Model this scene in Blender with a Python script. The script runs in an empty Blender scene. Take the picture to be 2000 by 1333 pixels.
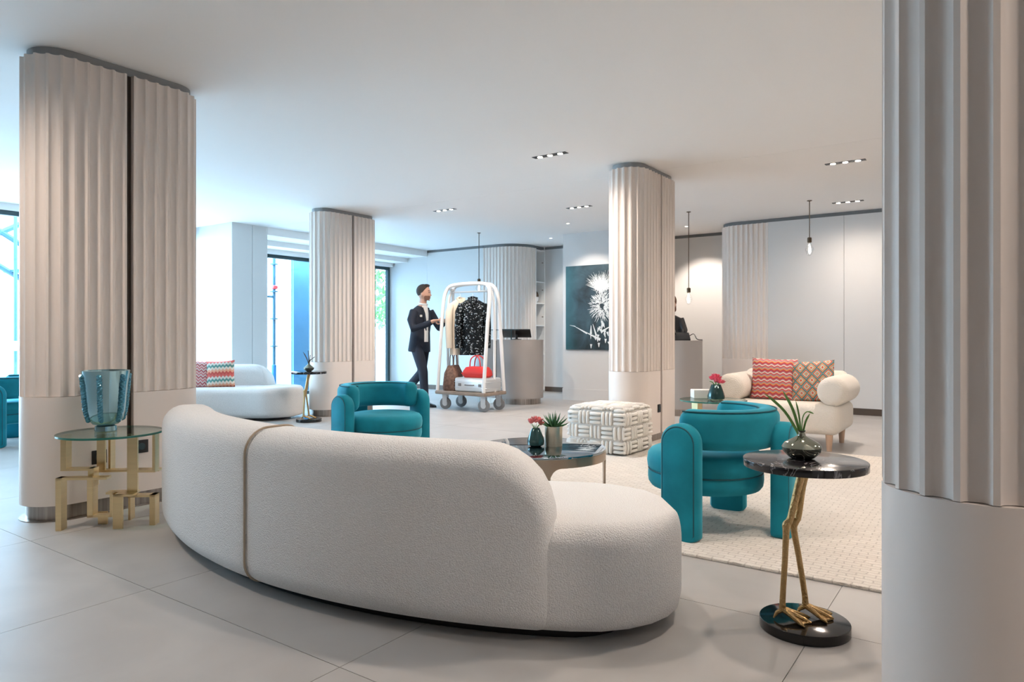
import bpy, bmesh, math, random
from mathutils import Vector, Matrix
random.seed(7)
PI = math.pi
SC = bpy.context.scene
COL = SC.collection
# ------------------------------------------------------------------ camera, world, exposure
# world axes: x runs across the lobby (towards the window front is -x), y runs towards the reception wall
cam = bpy.data.cameras.new('camera'); cam_o = bpy.data.objects.new('camera', cam); COL.objects.link(cam_o)
cam.lens = 1355 * 36 / 2000; cam.sensor_width = 36; cam.shift_y = -12.5 / 2000; cam.clip_end = 200
CAM_YAW = math.radians(35.1)
cam_o.location = (0, 0, 1.08); cam_o.rotation_euler = (PI / 2, 0, CAM_YAW)
SC.camera = cam_o
SC.view_settings.view_transform = 'Standard'; SC.view_settings.look = 'None'
SC.view_settings.gamma = 1; SC.view_settings.use_curve_mapping = False
SC.view_settings.exposure = 1.42
world = bpy.data.worlds.new('sky'); SC.world = world; world.use_nodes = True
bg = world.node_tree.nodes['Background']
bg.inputs[0].default_value = (0.68, 0.86, 1.0, 1); bg.inputs[1].default_value = 7.0
LAMP = 26.0           # watts of each ceiling downlight
WARM = (1.0, 0.84, 0.71)
def portal(loc, sx, sy):
    l = bpy.data.lights.new('window_portal', 'AREA'); l.shape = 'RECTANGLE'; l.size = sx; l.size_y = sy
    l.cycles.is_portal = True
    o = bpy.data.objects.new('window_portal', l); COL.objects.link(o); o.location = loc
    o.rotation_euler = (PI / 2, 0, -PI / 2)
portal((-10.22, 2.7, 1.33), 6.6, 2.6); portal((-10.22, 8.45, 1.25), 3.6, 2.45)

# ------------------------------------------------------------------ materials
def new_mat(name):
    m = bpy.data.materials.new(name); m.use_nodes = True
    return m, m.node_tree.nodes, m.node_tree.links, m.node_tree.nodes['Principled BSDF']
def mat(name, col, rough=.5, metal=0, bump=0, bscale=100, var=0, vscale=3, sheen=0, spec=.5, coat=0, stretch=None):
    m, N, L, b = new_mat(name)
    b.inputs['Base Color'].default_value = (*col, 1); b.inputs['Roughness'].default_value = rough
    b.inputs['Metallic'].default_value = metal; b.inputs['Specular IOR Level'].default_value = spec
    if sheen:
        b.inputs['Sheen Weight'].default_value = sheen; b.inputs['Sheen Roughness'].default_value = .35
        b.inputs['Sheen Tint'].default_value = (min(1, col[0]*3+.25), min(1, col[1]*2.5+.25), min(1, col[2]*2.5+.25), 1)
    if coat: b.inputs['Coat Weight'].default_value = coat
    if bump or var:
        tc = N.new('ShaderNodeTexCoord'); mp = N.new('ShaderNodeMapping'); L.new(tc.outputs['Object'], mp.inputs[0])
        if stretch: mp.inputs['Scale'].default_value = stretch
    if bump:
        t = N.new('ShaderNodeTexNoise'); t.inputs['Scale'].default_value = bscale; t.inputs['Detail'].default_value = 2
        L.new(mp.outputs[0], t.inputs['Vector'])
        bn = N.new('ShaderNodeBump'); bn.inputs['Strength'].default_value = bump; bn.inputs['Distance'].default_value = .01
        L.new(t.outputs[0], bn.inputs['Height']); L.new(bn.outputs[0], b.inputs['Normal'])
    if var:
        t = N.new('ShaderNodeTexNoise'); t.inputs['Scale'].default_value = vscale; t.inputs['Detail'].default_value = 5
        L.new(mp.outputs[0], t.inputs['Vector'])
        r = N.new('ShaderNodeValToRGB'); r.color_ramp.elements[0].position = .3; r.color_ramp.elements[1].position = .7
        r.color_ramp.elements[0].color = (*[c * (1 - var) for c in col], 1)
        r.color_ramp.elements[1].color = (*[min(1, c * (1 + var)) for c in col], 1)
        L.new(t.outputs[0], r.inputs[0]); L.new(r.outputs[0], b.inputs['Base Color'])
    return m
def emit(name, col, s):
    m, N, L, b = new_mat(name)
    b.inputs['Emission Color'].default_value = (*col, 1); b.inputs['Emission Strength'].default_value = s
    b.inputs['Base Color'].default_value = (*col, 1)
    return m
def pane_mat(name, tint, ior=1.45, rough=0.0):
    m, N, L, b = new_mat(name); N.remove(b)
    tr = N.new('ShaderNodeBsdfTransparent'); tr.inputs[0].default_value = (*tint, 1)
    gl = N.new('ShaderNodeBsdfGlossy'); gl.inputs['Roughness'].default_value = rough
    lw = N.new('ShaderNodeLayerWeight'); lw.inputs[0].default_value = .5; f0 = ((ior-1)/(ior+1))**2
    pw = N.new('ShaderNodeMath'); pw.operation = 'POWER'; pw.inputs[1].default_value = 5; L.new(lw.outputs['Facing'], pw.inputs[0])
    fr = N.new('ShaderNodeMath'); fr.operation = 'MULTIPLY_ADD'; fr.inputs[1].default_value = .9-f0; fr.inputs[2].default_value = f0; L.new(pw.outputs[0], fr.inputs[0])
    mx = N.new('ShaderNodeMixShader'); L.new(fr.outputs[0], mx.inputs[0]); L.new(tr.outputs[0], mx.inputs[1]); L.new(gl.outputs[0], mx.inputs[2])
    L.new(mx.outputs[0], N['Material Output'].inputs[0])
    return m
def marble_mat():
    m, N, L, b = new_mat('black marble'); b.inputs['Roughness'].default_value = .12
    tc = N.new('ShaderNodeTexCoord'); n = N.new('ShaderNodeTexNoise'); n.inputs['Scale'].default_value = 5; n.inputs['Detail'].default_value = 8; n.inputs['Distortion'].default_value = 1.6
    L.new(tc.outputs['Object'], n.inputs['Vector'])
    r = N.new('ShaderNodeValToRGB'); e = r.color_ramp.elements
    e[0].position = .49; e[0].color = (.012, .011, .014, 1); e[1].position = .515; e[1].color = (.012, .011, .014, 1)
    k = e.new(.502); k.color = (.25, .24, .25, 1)
    L.new(n.outputs[0], r.inputs[0]); L.new(r.outputs[0], b.inputs['Base Color'])
    return m
def ramp_mat(name, cols, mode, freq, amp, zig):
    """woven cushion cloth: zigzag rows ('zig'), waves ('wave') or diamonds ('ikat') on the cushion's own x/z plane"""
    m, N, L, b = new_mat(name); b.inputs['Roughness'].default_value = .9
    def mt(op, a, c=None):
        x = N.new('ShaderNodeMath'); x.operation = op
        for i, v in enumerate((a, c)):
            if v is None: continue
            if isinstance(v, (int, float)): x.inputs[i].default_value = v
            else: L.new(v, x.inputs[i])
        return x.outputs[0]
    tc = N.new('ShaderNodeTexCoord'); sp = N.new('ShaderNodeSeparateXYZ'); L.new(tc.outputs['Object'], sp.inputs[0])
    u, v = sp.outputs[0], sp.outputs[2]
    if mode == 'wave': w = mt('MULTIPLY', mt('SINE', mt('MULTIPLY', u, zig * 2 * PI)), amp)
    else: w = mt('MULTIPLY', mt('PINGPONG', mt('MULTIPLY', u, zig * 2), 1), amp * 2)
    if mode == 'ikat':
        w2 = mt('PINGPONG', mt('MULTIPLY', v, zig * 1.6), 1)
        n = N.new('ShaderNodeTexNoise'); n.inputs['Scale'].default_value = 60; L.new(tc.outputs['Object'], n.inputs['Vector'])
        h = mt('FRACT', mt('ADD', mt('ADD', mt('MULTIPLY', mt('PINGPONG', mt('MULTIPLY', u, zig * 2), 1), .8), mt('MULTIPLY', w2, .9)), mt('MULTIPLY', n.outputs[0], .25)))
    else:
        h = mt('FRACT', mt('MULTIPLY', mt('ADD', v, w), freq))
    r = N.new('ShaderNodeValToRGB'); r.color_ramp.interpolation = 'CONSTANT'; e = r.color_ramp.elements
    e[0].position = 0; e[0].color = (*cols[0], 1); e[1].position = 1 / len(cols); e[1].color = (*cols[1], 1)
    for i, c in enumerate(cols[2:]):
        k = e.new((i + 2) / len(cols)); k.color = (*c, 1)
    L.new(h, r.inputs[0]); L.new(r.outputs[0], b.inputs['Base Color'])
    return m
def tile_mat():
    m, N, L, b = new_mat('grey stoneware'); b.inputs['Roughness'].default_value = .42
    tc = N.new('ShaderNodeTexCoord'); oi = N.new('ShaderNodeObjectInfo')
    ad = N.new('ShaderNodeVectorMath'); ad.operation = 'ADD'; L.new(tc.outputs['Object'], ad.inputs[0])
    sc = N.new('ShaderNodeVectorMath'); sc.operation = 'SCALE'; sc.inputs['Scale'].default_value = 40
    cx = N.new('ShaderNodeCombineXYZ'); L.new(oi.outputs['Random'], cx.inputs[0]); L.new(oi.outputs['Random'], cx.inputs[1])
    L.new(cx.outputs[0], sc.inputs[0]); L.new(sc.outputs[0], ad.inputs[1])
    n = N.new('ShaderNodeTexNoise'); n.inputs['Scale'].default_value = 2.2; n.inputs['Detail'].default_value = 7; n.inputs['Distortion'].default_value = .8
    L.new(ad.outputs[0], n.inputs['Vector'])
    r = N.new('ShaderNodeValToRGB'); r.color_ramp.elements[0].position = .3; r.color_ramp.elements[1].position = .75
    r.color_ramp.elements[0].color = (.40, .385, .375, 1); r.color_ramp.elements[1].color = (.48, .465, .45, 1)
    L.new(n.outputs[0], r.inputs[0]); L.new(r.outputs[0], b.inputs['Base Color'])
    return m
def rug_mat():
    m, N, L, b = new_mat('cream woven wool'); b.inputs['Roughness'].default_value = .95
    tc = N.new('ShaderNodeTexCoord'); mp = N.new('ShaderNodeMapping'); mp.inputs['Scale'].default_value = (12, 12, 12); L.new(tc.outputs['Object'], mp.inputs[0])
    br = N.new('ShaderNodeTexBrick'); br.inputs['Scale'].default_value = 1; br.inputs['Mortar Size'].default_value = .045; br.inputs['Mortar Smooth'].default_value = .6
    br.inputs['Brick Width'].default_value = .9; br.inputs['Row Height'].default_value = .42
    br.inputs['Color1'].default_value = (.80, .75, .69, 1); br.inputs['Color2'].default_value = (.74, .69, .63, 1); br.inputs['Mortar'].default_value = (.62, .57, .52, 1)
    n = N.new('ShaderNodeTexNoise'); n.inputs['Scale'].default_value = 7; n.inputs['Detail'].default_value = 4; L.new(tc.outputs['Object'], n.inputs['Vector'])
    va = N.new('ShaderNodeVectorMath'); va.operation = 'MULTIPLY_ADD'; va.inputs[1].default_value = (.5, .5, 0); L.new(n.outputs['Color'], va.inputs[0]); L.new(mp.outputs[0], va.inputs[2])
    L.new(va.outputs[0], br.inputs['Vector']); L.new(br.outputs['Color'], b.inputs['Base Color'])
    n2 = N.new('ShaderNodeTexNoise'); n2.inputs['Scale'].default_value = 160; L.new(tc.outputs['Object'], n2.inputs['Vector'])
    ma = N.new('ShaderNodeMath'); ma.operation = 'MULTIPLY_ADD'; ma.inputs[1].default_value = -1.0; L.new(br.outputs['Fac'], ma.inputs[0]); L.new(n2.outputs[0], ma.inputs[2])
    bn = N.new('ShaderNodeBump'); bn.inputs['Strength'].default_value = .7; bn.inputs['Distance'].default_value = .008; L.new(ma.outputs[0], bn.inputs['Height']); L.new(bn.outputs[0], b.inputs['Normal'])
    return m
def paint_print_mat():
    m, N, L, b = new_mat('dark teal canvas print'); b.inputs['Roughness'].default_value = .5
    tc = N.new('ShaderNodeTexCoord'); n = N.new('ShaderNodeTexNoise'); n.inputs['Scale'].default_value = 3.5; n.inputs['Detail'].default_value = 9; n.inputs['Distortion'].default_value = .6
    L.new(tc.outputs['Object'], n.inputs['Vector'])
    r = N.new('ShaderNodeValToRGB'); e = r.color_ramp.elements
    e[0].position = .32; e[0].color = (.008, .012, .016, 1); e[1].position = .7; e[1].color = (.05, .10, .125, 1)
    sp = N.new('ShaderNodeSeparateXYZ'); L.new(tc.outputs['Object'], sp.inputs[0])
    mr = N.new('ShaderNodeMapRange'); mr.inputs[1].default_value = -.44; mr.inputs[2].default_value = -.22; mr.inputs[3].default_value = .6; mr.inputs[4].default_value = 0
    L.new(sp.outputs[0], mr.inputs[0])
    mx = N.new('ShaderNodeMix'); mx.data_type = 'RGBA'; mx.inputs['B'].default_value = (.03, .15, .18, 1)
    L.new(n.outputs[0], r.inputs[0]); L.new(r.outputs[0], mx.inputs['A']); L.new(mr.outputs[0], mx.inputs['Factor']); L.new(mx.outputs['Result'], b.inputs['Base Color'])
    return m
def sequin_mat():
    m, N, L, b = new_mat('black sequined cloth'); b.inputs['Roughness'].default_value = .25; b.inputs['Metallic'].default_value = .7
    tc = N.new('ShaderNodeTexCoord'); v = N.new('ShaderNodeTexVoronoi'); v.inputs['Scale'].default_value = 70; L.new(tc.outputs['Object'], v.inputs['Vector'])
    r = N.new('ShaderNodeValToRGB'); e = r.color_ramp.elements; r.color_ramp.interpolation = 'CONSTANT'
    e[0].color = (.012, .016, .02, 1); e[1].position = .87; e[1].color = (.42, .47, .50, 1)
    sp = N.new('ShaderNodeSeparateColor'); L.new(v.outputs['Color'], sp.inputs[0]); L.new(sp.outputs[0], r.inputs[0]); L.new(r.outputs[0], b.inputs['Base Color'])
    bn = N.new('ShaderNodeBump'); bn.inputs['Strength'].default_value = .6; bn.inputs['Distance'].default_value = .01; L.new(v.outputs['Distance'], bn.inputs['Height']); L.new(bn.outputs[0], b.inputs['Normal'])
    return m
M = dict(
    collar=mat('grey collar paint', (.30, .31, .32), .6),
    panel_brown=mat('brown wood panelling', (.22, .16, .12), .6),
    ceiling=mat('white ceiling paint', (.88, .87, .86), .8), wall=mat('pale grey wall paint', (.66, .655, .65), .6),
    white=mat('white lacquer', (.85, .85, .84), .4), dark_gap=mat('shadow gap metal', (.16, .17, .18), .5),
    greige=mat('greige lacquer', (.78, .705, .655), .45), brown=mat('dark brown core', (.045, .03, .022), .5),
    base_brown=mat('dark bronze skirting', (.10, .075, .06), .4, .3), steel=mat('brushed bronze steel', (.36, .32, .29), .28, .9, var=.25, vscale=3, stretch=(14, 14, .6)),
    grout=mat('grey grout', (.42, .41, .40), .8), tile=tile_mat(), rug=rug_mat(),
    boucle=mat('pale grey boucle', (.84, .83, .82), .95, bump=.7, bscale=200, var=.08, vscale=200, sheen=.15),
    cream=mat('cream wool boucle', (.80, .75, .68), .95, bump=.8, bscale=110, sheen=.15),
    piping=mat('beige piping', (.45, .36, .27), .8), black=mat('black plastic', (.012, .012, .014), .35),
    teal=mat('teal velvet', (.009, .235, .315), .75, var=.18, vscale=6, sheen=.6, spec=.2), teal_pipe=mat('dark teal piping', (.003, .09, .12), .7),
    brass=mat('brushed brass', (.78, .60, .34), .3, 1, var=.03, vscale=4, stretch=(1, 1, 20)), gold=mat('cast antique brass', (.50, .34, .16), .36, 1, bump=.6, bscale=90),
    marble=marble_mat(), black_stone=mat('polished black stone', (.008, .008, .009), .08),
    glass=pane_mat('clear window glass', (.86, .95, 1.0)), top_glass=pane_mat('green tinted table glass', (.80, .93, .90), 1.6),
    glass_edge=mat('green glass edge', (.03, .17, .14), .15), mirror=mat('dark mirror glass', (.30, .36, .40), .03, 1),
    bronze=mat('satin bronze', (.38, .30, .23), .3, .9), mercury=mat('blue mercury glass', (.36, .56, .62), .1, .85),
    rib=mat('blue twisted glass', (.10, .30, .40), .12, .5), smoke=mat('smoked green glass', (.03, .075, .075), .06, .35),
    mercury_green=mat('olive mercury glass', (.30, .31, .25), .07, .9), pot=mat('champagne metal', (.62, .54, .42), .3, .8),
    leaf=mat('succulent green', (.05, .16, .06), .5, var=.3, vscale=20), leaf_blade=mat('blade leaf green', (.12, .27, .06), .45),
    pink=mat('pink petals', (.80, .10, .17), .6, var=.2, vscale=30), coral=mat('coral petals', (.78, .20, .20), .6, var=.3, vscale=40), twig=mat('dry twig', (.07, .05, .035), .8),
    wood=mat('pale beech', (.62, .43, .31), .5, var=.12, vscale=6, stretch=(1, 1, .2)), platform=mat('brown trolley board', (.28, .22, .18), .6, var=.15, vscale=8),
    desk=mat('taupe desk panel', (.36, .335, .32), .5), frame_dark=mat('dark window frame', (.02, .05, .06), .4),
    lamp=emit('lit lamp', (1, .9, .78), 14), bulb_glass=pane_mat('clear bulb glass', (.95, .95, .95), 1.5), filament=emit('lit filament', (1, .95, .88), 9),
    socket=mat('dark brass lampholder', (.10, .07, .045), .4, .7), wool=mat('ivory wool rope', (.88, .86, .82), .95, bump=.6, bscale=150), wool_base=mat('ivory wool ground', (.66, .64, .61), .95, bump=.6, bscale=150),
    navy=mat('navy suit cloth', (.012, .017, .032), .8, bump=.1, bscale=300), shirt=mat('white shirt cotton', (.72, .70, .68), .8), skin=mat('skin', (.58, .33, .24), .55),
    stubble=mat('short beard', (.20, .10, .07), .8),
    hair=mat('dark brown hair', (.03, .018, .012), .7, bump=.6, bscale=120), auburn=mat('auburn hair', (.16, .055, .02), .6), shoe=mat('polished black shoe', (.01, .012, .018), .15),
    powder=mat('white powder coated tube', (.82, .82, .82), .3), rubber=mat('grey rubber', (.22, .22, .23), .6), coat_cream=mat('cream coat wool', (.74, .66, .55), .9),
    sequin=sequin_mat(), alu=mat('silver suitcase', (.68, .70, .72), .32, .6), red=mat('red leather', (.66, .03, .025), .45), check=mat('brown checked canvas', (.20, .12, .09), .8, var=.4, vscale=30),
    net=mat('blue scaffold sheeting', (.09, .25, .40), .7, var=.15, vscale=2), pale_ext=mat('pale render', (.62, .68, .72), .8), paving=mat('light paving', (.55, .56, .57), .8), zinc=mat('blue grey painted tube', (.03, .10, .15), .5), blue_cap=mat('blue plastic foot', (.01, .12, .30), .5), red_plain=mat('red plastic', (.75, .05, .05), .5),
    bark=mat('bark', (.09, .06, .04), .9), foliage=mat('tree leaves', (.10, .30, .07), .6), thistle=mat('white thistle print', (.75, .78, .78), .6),
    chevron=ramp_mat('chevron cloth', [(.60, .10, .08), (.80, .38, .25), (.75, .65, .55), (.12, .30, .27), (.65, .62, .55), (.70, .14, .12)], 'zig', 5.5, .012, 24),
    chevron2=ramp_mat('pink chevron cloth', [(.65, .20, .22), (.75, .55, .52), (.50, .10, .12), (.70, .62, .60)], 'zig', 13, .014, 20),
    waves=ramp_mat('red wave cloth', [(.50, .05, .06), (.72, .30, .12), (.36, .30, .33), (.62, .09, .09), (.70, .60, .55), (.42, .12, .17)], 'wave', 13, .007, 17),
    ikat=ramp_mat('ikat cloth', [(.16, .33, .32), (.62, .10, .07), (.62, .56, .42), (.32, .36, .33), (.72, .25, .08), (.08, .16, .18)], 'ikat', 6, .02, 10),
)
# ------------------------------------------------------------------ mesh helpers
def obj(name, bm, m, parent=None, loc=(0, 0, 0), rot=(0, 0, 0), smooth=40):
    if isinstance(bm, bpy.types.Mesh): me = bm
    else:
        bmesh.ops.remove_doubles(bm, verts=bm.verts, dist=1e-5); bmesh.ops.recalc_face_normals(bm, faces=bm.faces)
        me = bpy.data.meshes.new(name); bm.to_mesh(me); bm.free()
        if smooth:
            for p in me.polygons: p.use_smooth = True
            if smooth < 180: me.set_sharp_from_angle(angle=math.radians(smooth))
        me.materials.append(M[m])
    o = bpy.data.objects.new(name, me); COL.objects.link(o); o.location = loc; o.rotation_euler = rot
    if parent: o.parent = parent
    return o
def tag(o, label, cat=None, group=None, kind=None):
    o['label'] = label
    if cat: o['category'] = cat
    if group: o['group'] = group
    if kind: o['kind'] = kind
    return o
def thing(name, label, cat, loc=(0, 0, 0), rz=0, group=None):
    o = bpy.data.objects.new(name, None); COL.objects.link(o); o.location = loc; o.rotation_euler = (0, 0, rz); o.empty_display_size = .1
    return tag(o, label, cat, group)
def struct(o): o['kind'] = 'structure'; return o
def copy_tree(o, parent=None):
    c = o.copy(); COL.objects.link(c); c.parent = parent
    for ch in list(o.children): copy_tree(ch, c)
    return c
B = bmesh.new
def box(bm, x0, x1, y0, y1, z0, z1):
    v = [bm.verts.new(p) for p in ((x0,y0,z0),(x1,y0,z0),(x1,y1,z0),(x0,y1,z0),(x0,y0,z1),(x1,y0,z1),(x1,y1,z1),(x0,y1,z1))]
    for f in ((3,2,1,0),(4,5,6,7),(0,1,5,4),(1,2,6,5),(2,3,7,6),(3,0,4,7)): bm.faces.new([v[i] for i in f])
    return bm
def merge(bm, t, mtx=None):
    if mtx is not None: bmesh.ops.transform(t, matrix=mtx, verts=t.verts)
    me = bpy.data.meshes.new('tmp'); t.to_mesh(me); t.free(); bm.from_mesh(me); bpy.data.meshes.remove(me); return bm
def rbox(bm, sx, sy, sz, loc=(0, 0, 0), r=.02, seg=3, rot=None):
    t = B(); box(t, -sx/2, sx/2, -sy/2, sy/2, -sz/2, sz/2)
    bmesh.ops.recalc_face_normals(t, faces=t.faces)
    bmesh.ops.bevel(t, geom=t.edges[:], offset=min(r, .49*min(sx, sy, sz)), segments=seg, profile=.5, affect='EDGES')
    mt = Matrix.Translation(loc)
    if rot: mt = mt @ rot
    return merge(bm, t, mt)
def loft(bm, rings, cap=True, closed=False):
    R = [[bm.verts.new(p) for p in r] for r in rings]; n = len(R[0])
    for a, b in zip(R, R[1:] + ([R[0]] if closed else [])):
        for i in range(n): bm.faces.new((a[i], a[(i+1) % n], b[(i+1) % n], b[i]))
    if cap and not closed: bm.faces.new(R[0][::-1]); bm.faces.new(R[-1])
    return bm
def spline(P, k=6):
    P = [Vector(p) for p in P]; out = []
    for i in range(len(P) - 1):
        a, b, c, d = P[max(i-1, 0)], P[i], P[i+1], P[min(i+2, len(P)-1)]
        for j in range(k):
            t = j / k; out.append(.5 * ((2*b) + (c-a)*t + (2*a-5*b+4*c-d)*t*t + (3*b-a-3*c+d)*t**3))
    out.append(P[-1]); return out
def tube(bm, pts, rad, seg=8, closed=False, flat=1.0, up=None):
    pts = [Vector(p) for p in pts]; n = len(pts); rings = []; nv = None
    for i, p in enumerate(pts):
        if closed: t = (pts[(i+1) % n] - pts[i-1]).normalized()
        else: t = (pts[min(i+1, n-1)] - pts[max(i-1, 0)]).normalized()
        if nv is None: nv = Vector(up) if up else t.orthogonal()
        nv = (nv - t * nv.dot(t)); nv = nv.normalized() if nv.length > 1e-6 else t.orthogonal().normalized()
        bn = t.cross(nv); r = rad[i] if isinstance(rad, (list, tuple)) else rad
        rings.append([p + (nv * math.cos(2*PI*k/seg) * flat + bn * math.sin(2*PI*k/seg)) * r for k in range(seg)])
    return loft(bm, rings, True, closed)
def lathe(bm, prof, seg=36, c=(0, 0, 0)):
    return loft(bm, [[(c[0] + max(r, 1e-4) * math.cos(2*PI*k/seg), c[1] + max(r, 1e-4) * math.sin(2*PI*k/seg), c[2] + z) for k in range(seg)] for r, z in prof])
def disc_prof(r, z0, z1, e):
    return [(r-e, z0)] + [(r-e+e*math.sin(a), z0+e-e*math.cos(a)) for a in (.5, 1.05, PI/2)] + [(r-e+e*math.cos(a), z1-e+e*math.sin(a)) for a in (0, .52, 1.05, PI/2)]
def rrect(x0, x1, z0, z1, rt, rb=None, k=6):
    """rounded rectangle outline, rt = top corner radius, rb = bottom corner radius"""
    rb = rt if rb is None else rb; w, h = x1 - x0, z1 - z0
    m = min(w, h) * .499; rt, rb = min(rt, m), min(rb, m); out = []
    for cx, cz, r, a0 in ((x1-rb, z0+rb, rb, -PI/2), (x1-rt, z1-rt, rt, 0), (x0+rt, z1-rt, rt, PI/2), (x0+rb, z0+rb, rb, PI)):
        for i in range(k+1):
            a = a0 + PI/2*i/k; out.append((cx + r*math.cos(a), cz + r*math.sin(a)))
    return out
def inset(t, r): return 0 if t >= r else r - math.sqrt(max(0, r*r - (r-t)**2))
def end_samples(L, r0, r1, n):
    s = [r0*(1-math.cos(PI/2*i/7)) for i in range(8)] if r0 else [0]
    e = [L - r1*(1-math.cos(PI/2*i/7)) for i in range(8)][::-1] if r1 else [L]
    m = [s[-1] + (e[0]-s[-1])*i/n for i in range(1, n)]
    return s + m + e
def arc_sweep(bm, R0, R1, a0, a1, z0, z1, rt, rb, e0, e1, n=20, zr=None, c=(0, 0), lean=0):
    """rounded bar swept round an arc between radii R0<R1; e0/e1 = (plan rounding, top rounding, bottom rounding) of the ends"""
    Rm = (R0 + R1) / 2; L = abs(a1 - a0) * Rm; rings = []
    for t in end_samples(L, max(e0), max(e1), n):
        ip = inset(t, e0[0]) + inset(L-t, e1[0]); it = inset(t, e0[1]) + inset(L-t, e1[1]); ib = inset(t, e0[2]) + inset(L-t, e1[2])
        ip = min(ip, (R1-R0)/2 - .004); q = min(it + ib, (z1-z0) - .01); f = q / (it+ib) if it+ib > 1e-9 else 0
        it *= f; ib *= f
        a = a0 + (a1-a0) * t / L; ring = []
        for r, z in rrect(R0+ip, R1-ip, z0+ib, z1-it, rt, rb): ring.append((c[0] + (r)*math.cos(a), c[1] + (r)*math.sin(a), z))
        rings.append(ring)
    return loft(bm, rings)
def remesh(name, bm, m, parent, voxel, it=6, loc=(0, 0, 0), rot=(0, 0, 0)):
    me = bpy.data.meshes.new('tmp'); bmesh.ops.recalc_face_normals(bm, faces=bm.faces); bm.to_mesh(me); bm.free()
    o = bpy.data.objects.new('tmp', me); COL.objects.link(o)
    r = o.modifiers.new('r', 'REMESH'); r.mode = 'VOXEL'; r.voxel_size = voxel
    s = o.modifiers.new('s', 'SMOOTH'); s.iterations = it; s.factor = .5
    dg = bpy.context.evaluated_depsgraph_get(); me2 = bpy.data.meshes.new_from_object(o.evaluated_get(dg)); me2.name = name
    bpy.data.objects.remove(o); bpy.data.meshes.remove(me)
    for p in me2.polygons: p.use_smooth = True
    me2.materials.clear(); me2.materials.append(M[m])
    return obj(name, me2, m, parent, loc, rot)
def ball(bm, c, r, s=(1, 1, 1), seg=12):
    t = B(); bmesh.ops.create_uvsphere(t, u_segments=seg, v_segments=max(6, seg*2//3), radius=r)
    return merge(bm, t, Matrix.Translation(c) @ Matrix.Diagonal((*s, 1)))
def limb(bm, secs, seg=12):
    """secs: list of (centre, half width across, half depth); rings lie square to the chain"""
    pts = [Vector(s[0]) for s in secs]; rings = []; nv = Vector((0, 1, 0))
    for i, p in enumerate(pts):
        t = (pts[min(i+1, len(pts)-1)] - pts[max(i-1, 0)]).normalized()
        nn = nv - t*nv.dot(t); nn = nn.normalized() if nn.length > .05 else t.orthogonal().normalized(); bn = t.cross(nn)
        rings.append([p + nn*secs[i][1]*math.cos(2*PI*k/seg) + bn*secs[i][2]*math.sin(2*PI*k/seg) for k in range(seg)])
    return loft(bm, rings)

# ------------------------------------------------------------------ the room
H, ZT, ZJ = 2.75, 2.70, .719
XW, XG, YB, YN = -9.30, -10.35, 10.30, 11.20   # pier fronts, window glass, reception wall, niche wall
fl = struct(obj('floor', box(B(), -10.6, 4.0, -3.0, 11.3, -.06, -.004), 'grout')); tag(fl, 'pale grey stoneware tiled lobby floor')
tile_me = None
for i in range(-9, 4):
    for j in range(-3, 10):
        x0, y0 = -.552 + i*1.2, .32 + j*1.2
        if x0 + 1.2 < -10.5 or x0 > 4 or y0 > 11.25: continue
        if tile_me is None:
            t = B(); box(t, .0015, 1.1985, .0015, 1.1985, -.004, 0); tile_me = obj('tile', t, 'tile', fl, (x0, y0, 0), smooth=0).data
        else: obj('tile', tile_me, 'tile', fl, (x0, y0, 0))
ce = struct(obj('ceiling', box(B(), XW, 4.0, -3.0, 6.613, H, H+.1), 'ceiling', smooth=0)); tag(ce, 'smooth white lobby ceiling')
obj('ceiling_panel', box(B(), XW, 4.0, 6.617, 11.3, H, H+.1), 'ceiling', ce, smooth=0)
obj('ceiling_panel', box(B(), XG-.1, XW, -3.0, 6.04, H, H+.1), 'ceiling', ce, smooth=0)
obj('ceiling_panel', box(B(), XG-.1, XW, 6.04, 11.3, H+.002, H+.1), 'ceiling', ce, smooth=0)
# stepped soffit over the second window
so = struct(obj('trim_1', box(B(), -9.83, XW, 6.63, YB, 2.63, H), 'ceiling', smooth=0)); tag(so, 'stepped plaster soffit above the window')
obj('lower_step', box(B(), XG-.05, -9.83, 6.63, YB, 2.545, H), 'ceiling', so, smooth=0)
obj('blind_box', box(B(), XG+.02, XG+.14, 6.66, YB-.02, 2.47, 2.545), 'white', so, smooth=0)
def wall(name, x0, x1, y0, y1, z0=0, z1=H, m='wall', label=None):
    o = struct(obj(name, box(B(), x0, x1, y0, y1, z0, z1), m, smooth=0))
    if label: tag(o, label)
    return o
wall('wall_behind', -10.6, 4.1, -3.1, -3.0, m='panel_brown', label='brown panelled wall closing the lobby')
wall('wall_right', 4.0, 4.1, -3.0, 11.3, label='plain pale side wall')
# window front: a projecting pier between two glazed bays
pr = wall('wall_left', XG-.1, XW-.012, 6.02, 6.63, label='pale pier between the two windows')
obj('panel', box(B(), XW-.012, XW, 6.022, 6.36, 0, H), 'wall', pr, smooth=0); obj('panel', box(B(), XW-.012, XW, 6.366, 6.628, 0, H), 'wall', pr, smooth=0)
def window(name, y0, y1, z1, muls, label):
    w = struct(obj(name, box(box(box(box(B(), XG-.04, XG+.04, y0, y1, z1-.06, z1), XG-.04, XG+.04, y0, y1, 0, .05), XG-.04, XG+.04, y0, y0+.05, .05, z1-.06), XG-.04, XG+.04, y1-.05, y1, .05, z1-.06), 'frame_dark', smooth=0)); tag(w, label)
    ys = [y0+.05] + muls + [y1-.05]
    for a, b in zip(ys, ys[1:]):
        obj('pane', box(B(), XG-.006, XG+.006, a+.02, b-.02, .05, z1-.06), 'glass', w, smooth=0)
        if b < y1-.06: obj('mullion', box(B(), XG-.035, XG+.035, b-.02, b+.02, .05, z1-.06), 'frame_dark', w, smooth=0)
    obj('lintel', box(B(), XG-.08, XG+.06, y0, y1, z1, H+.002), 'white', w, smooth=0)
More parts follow.
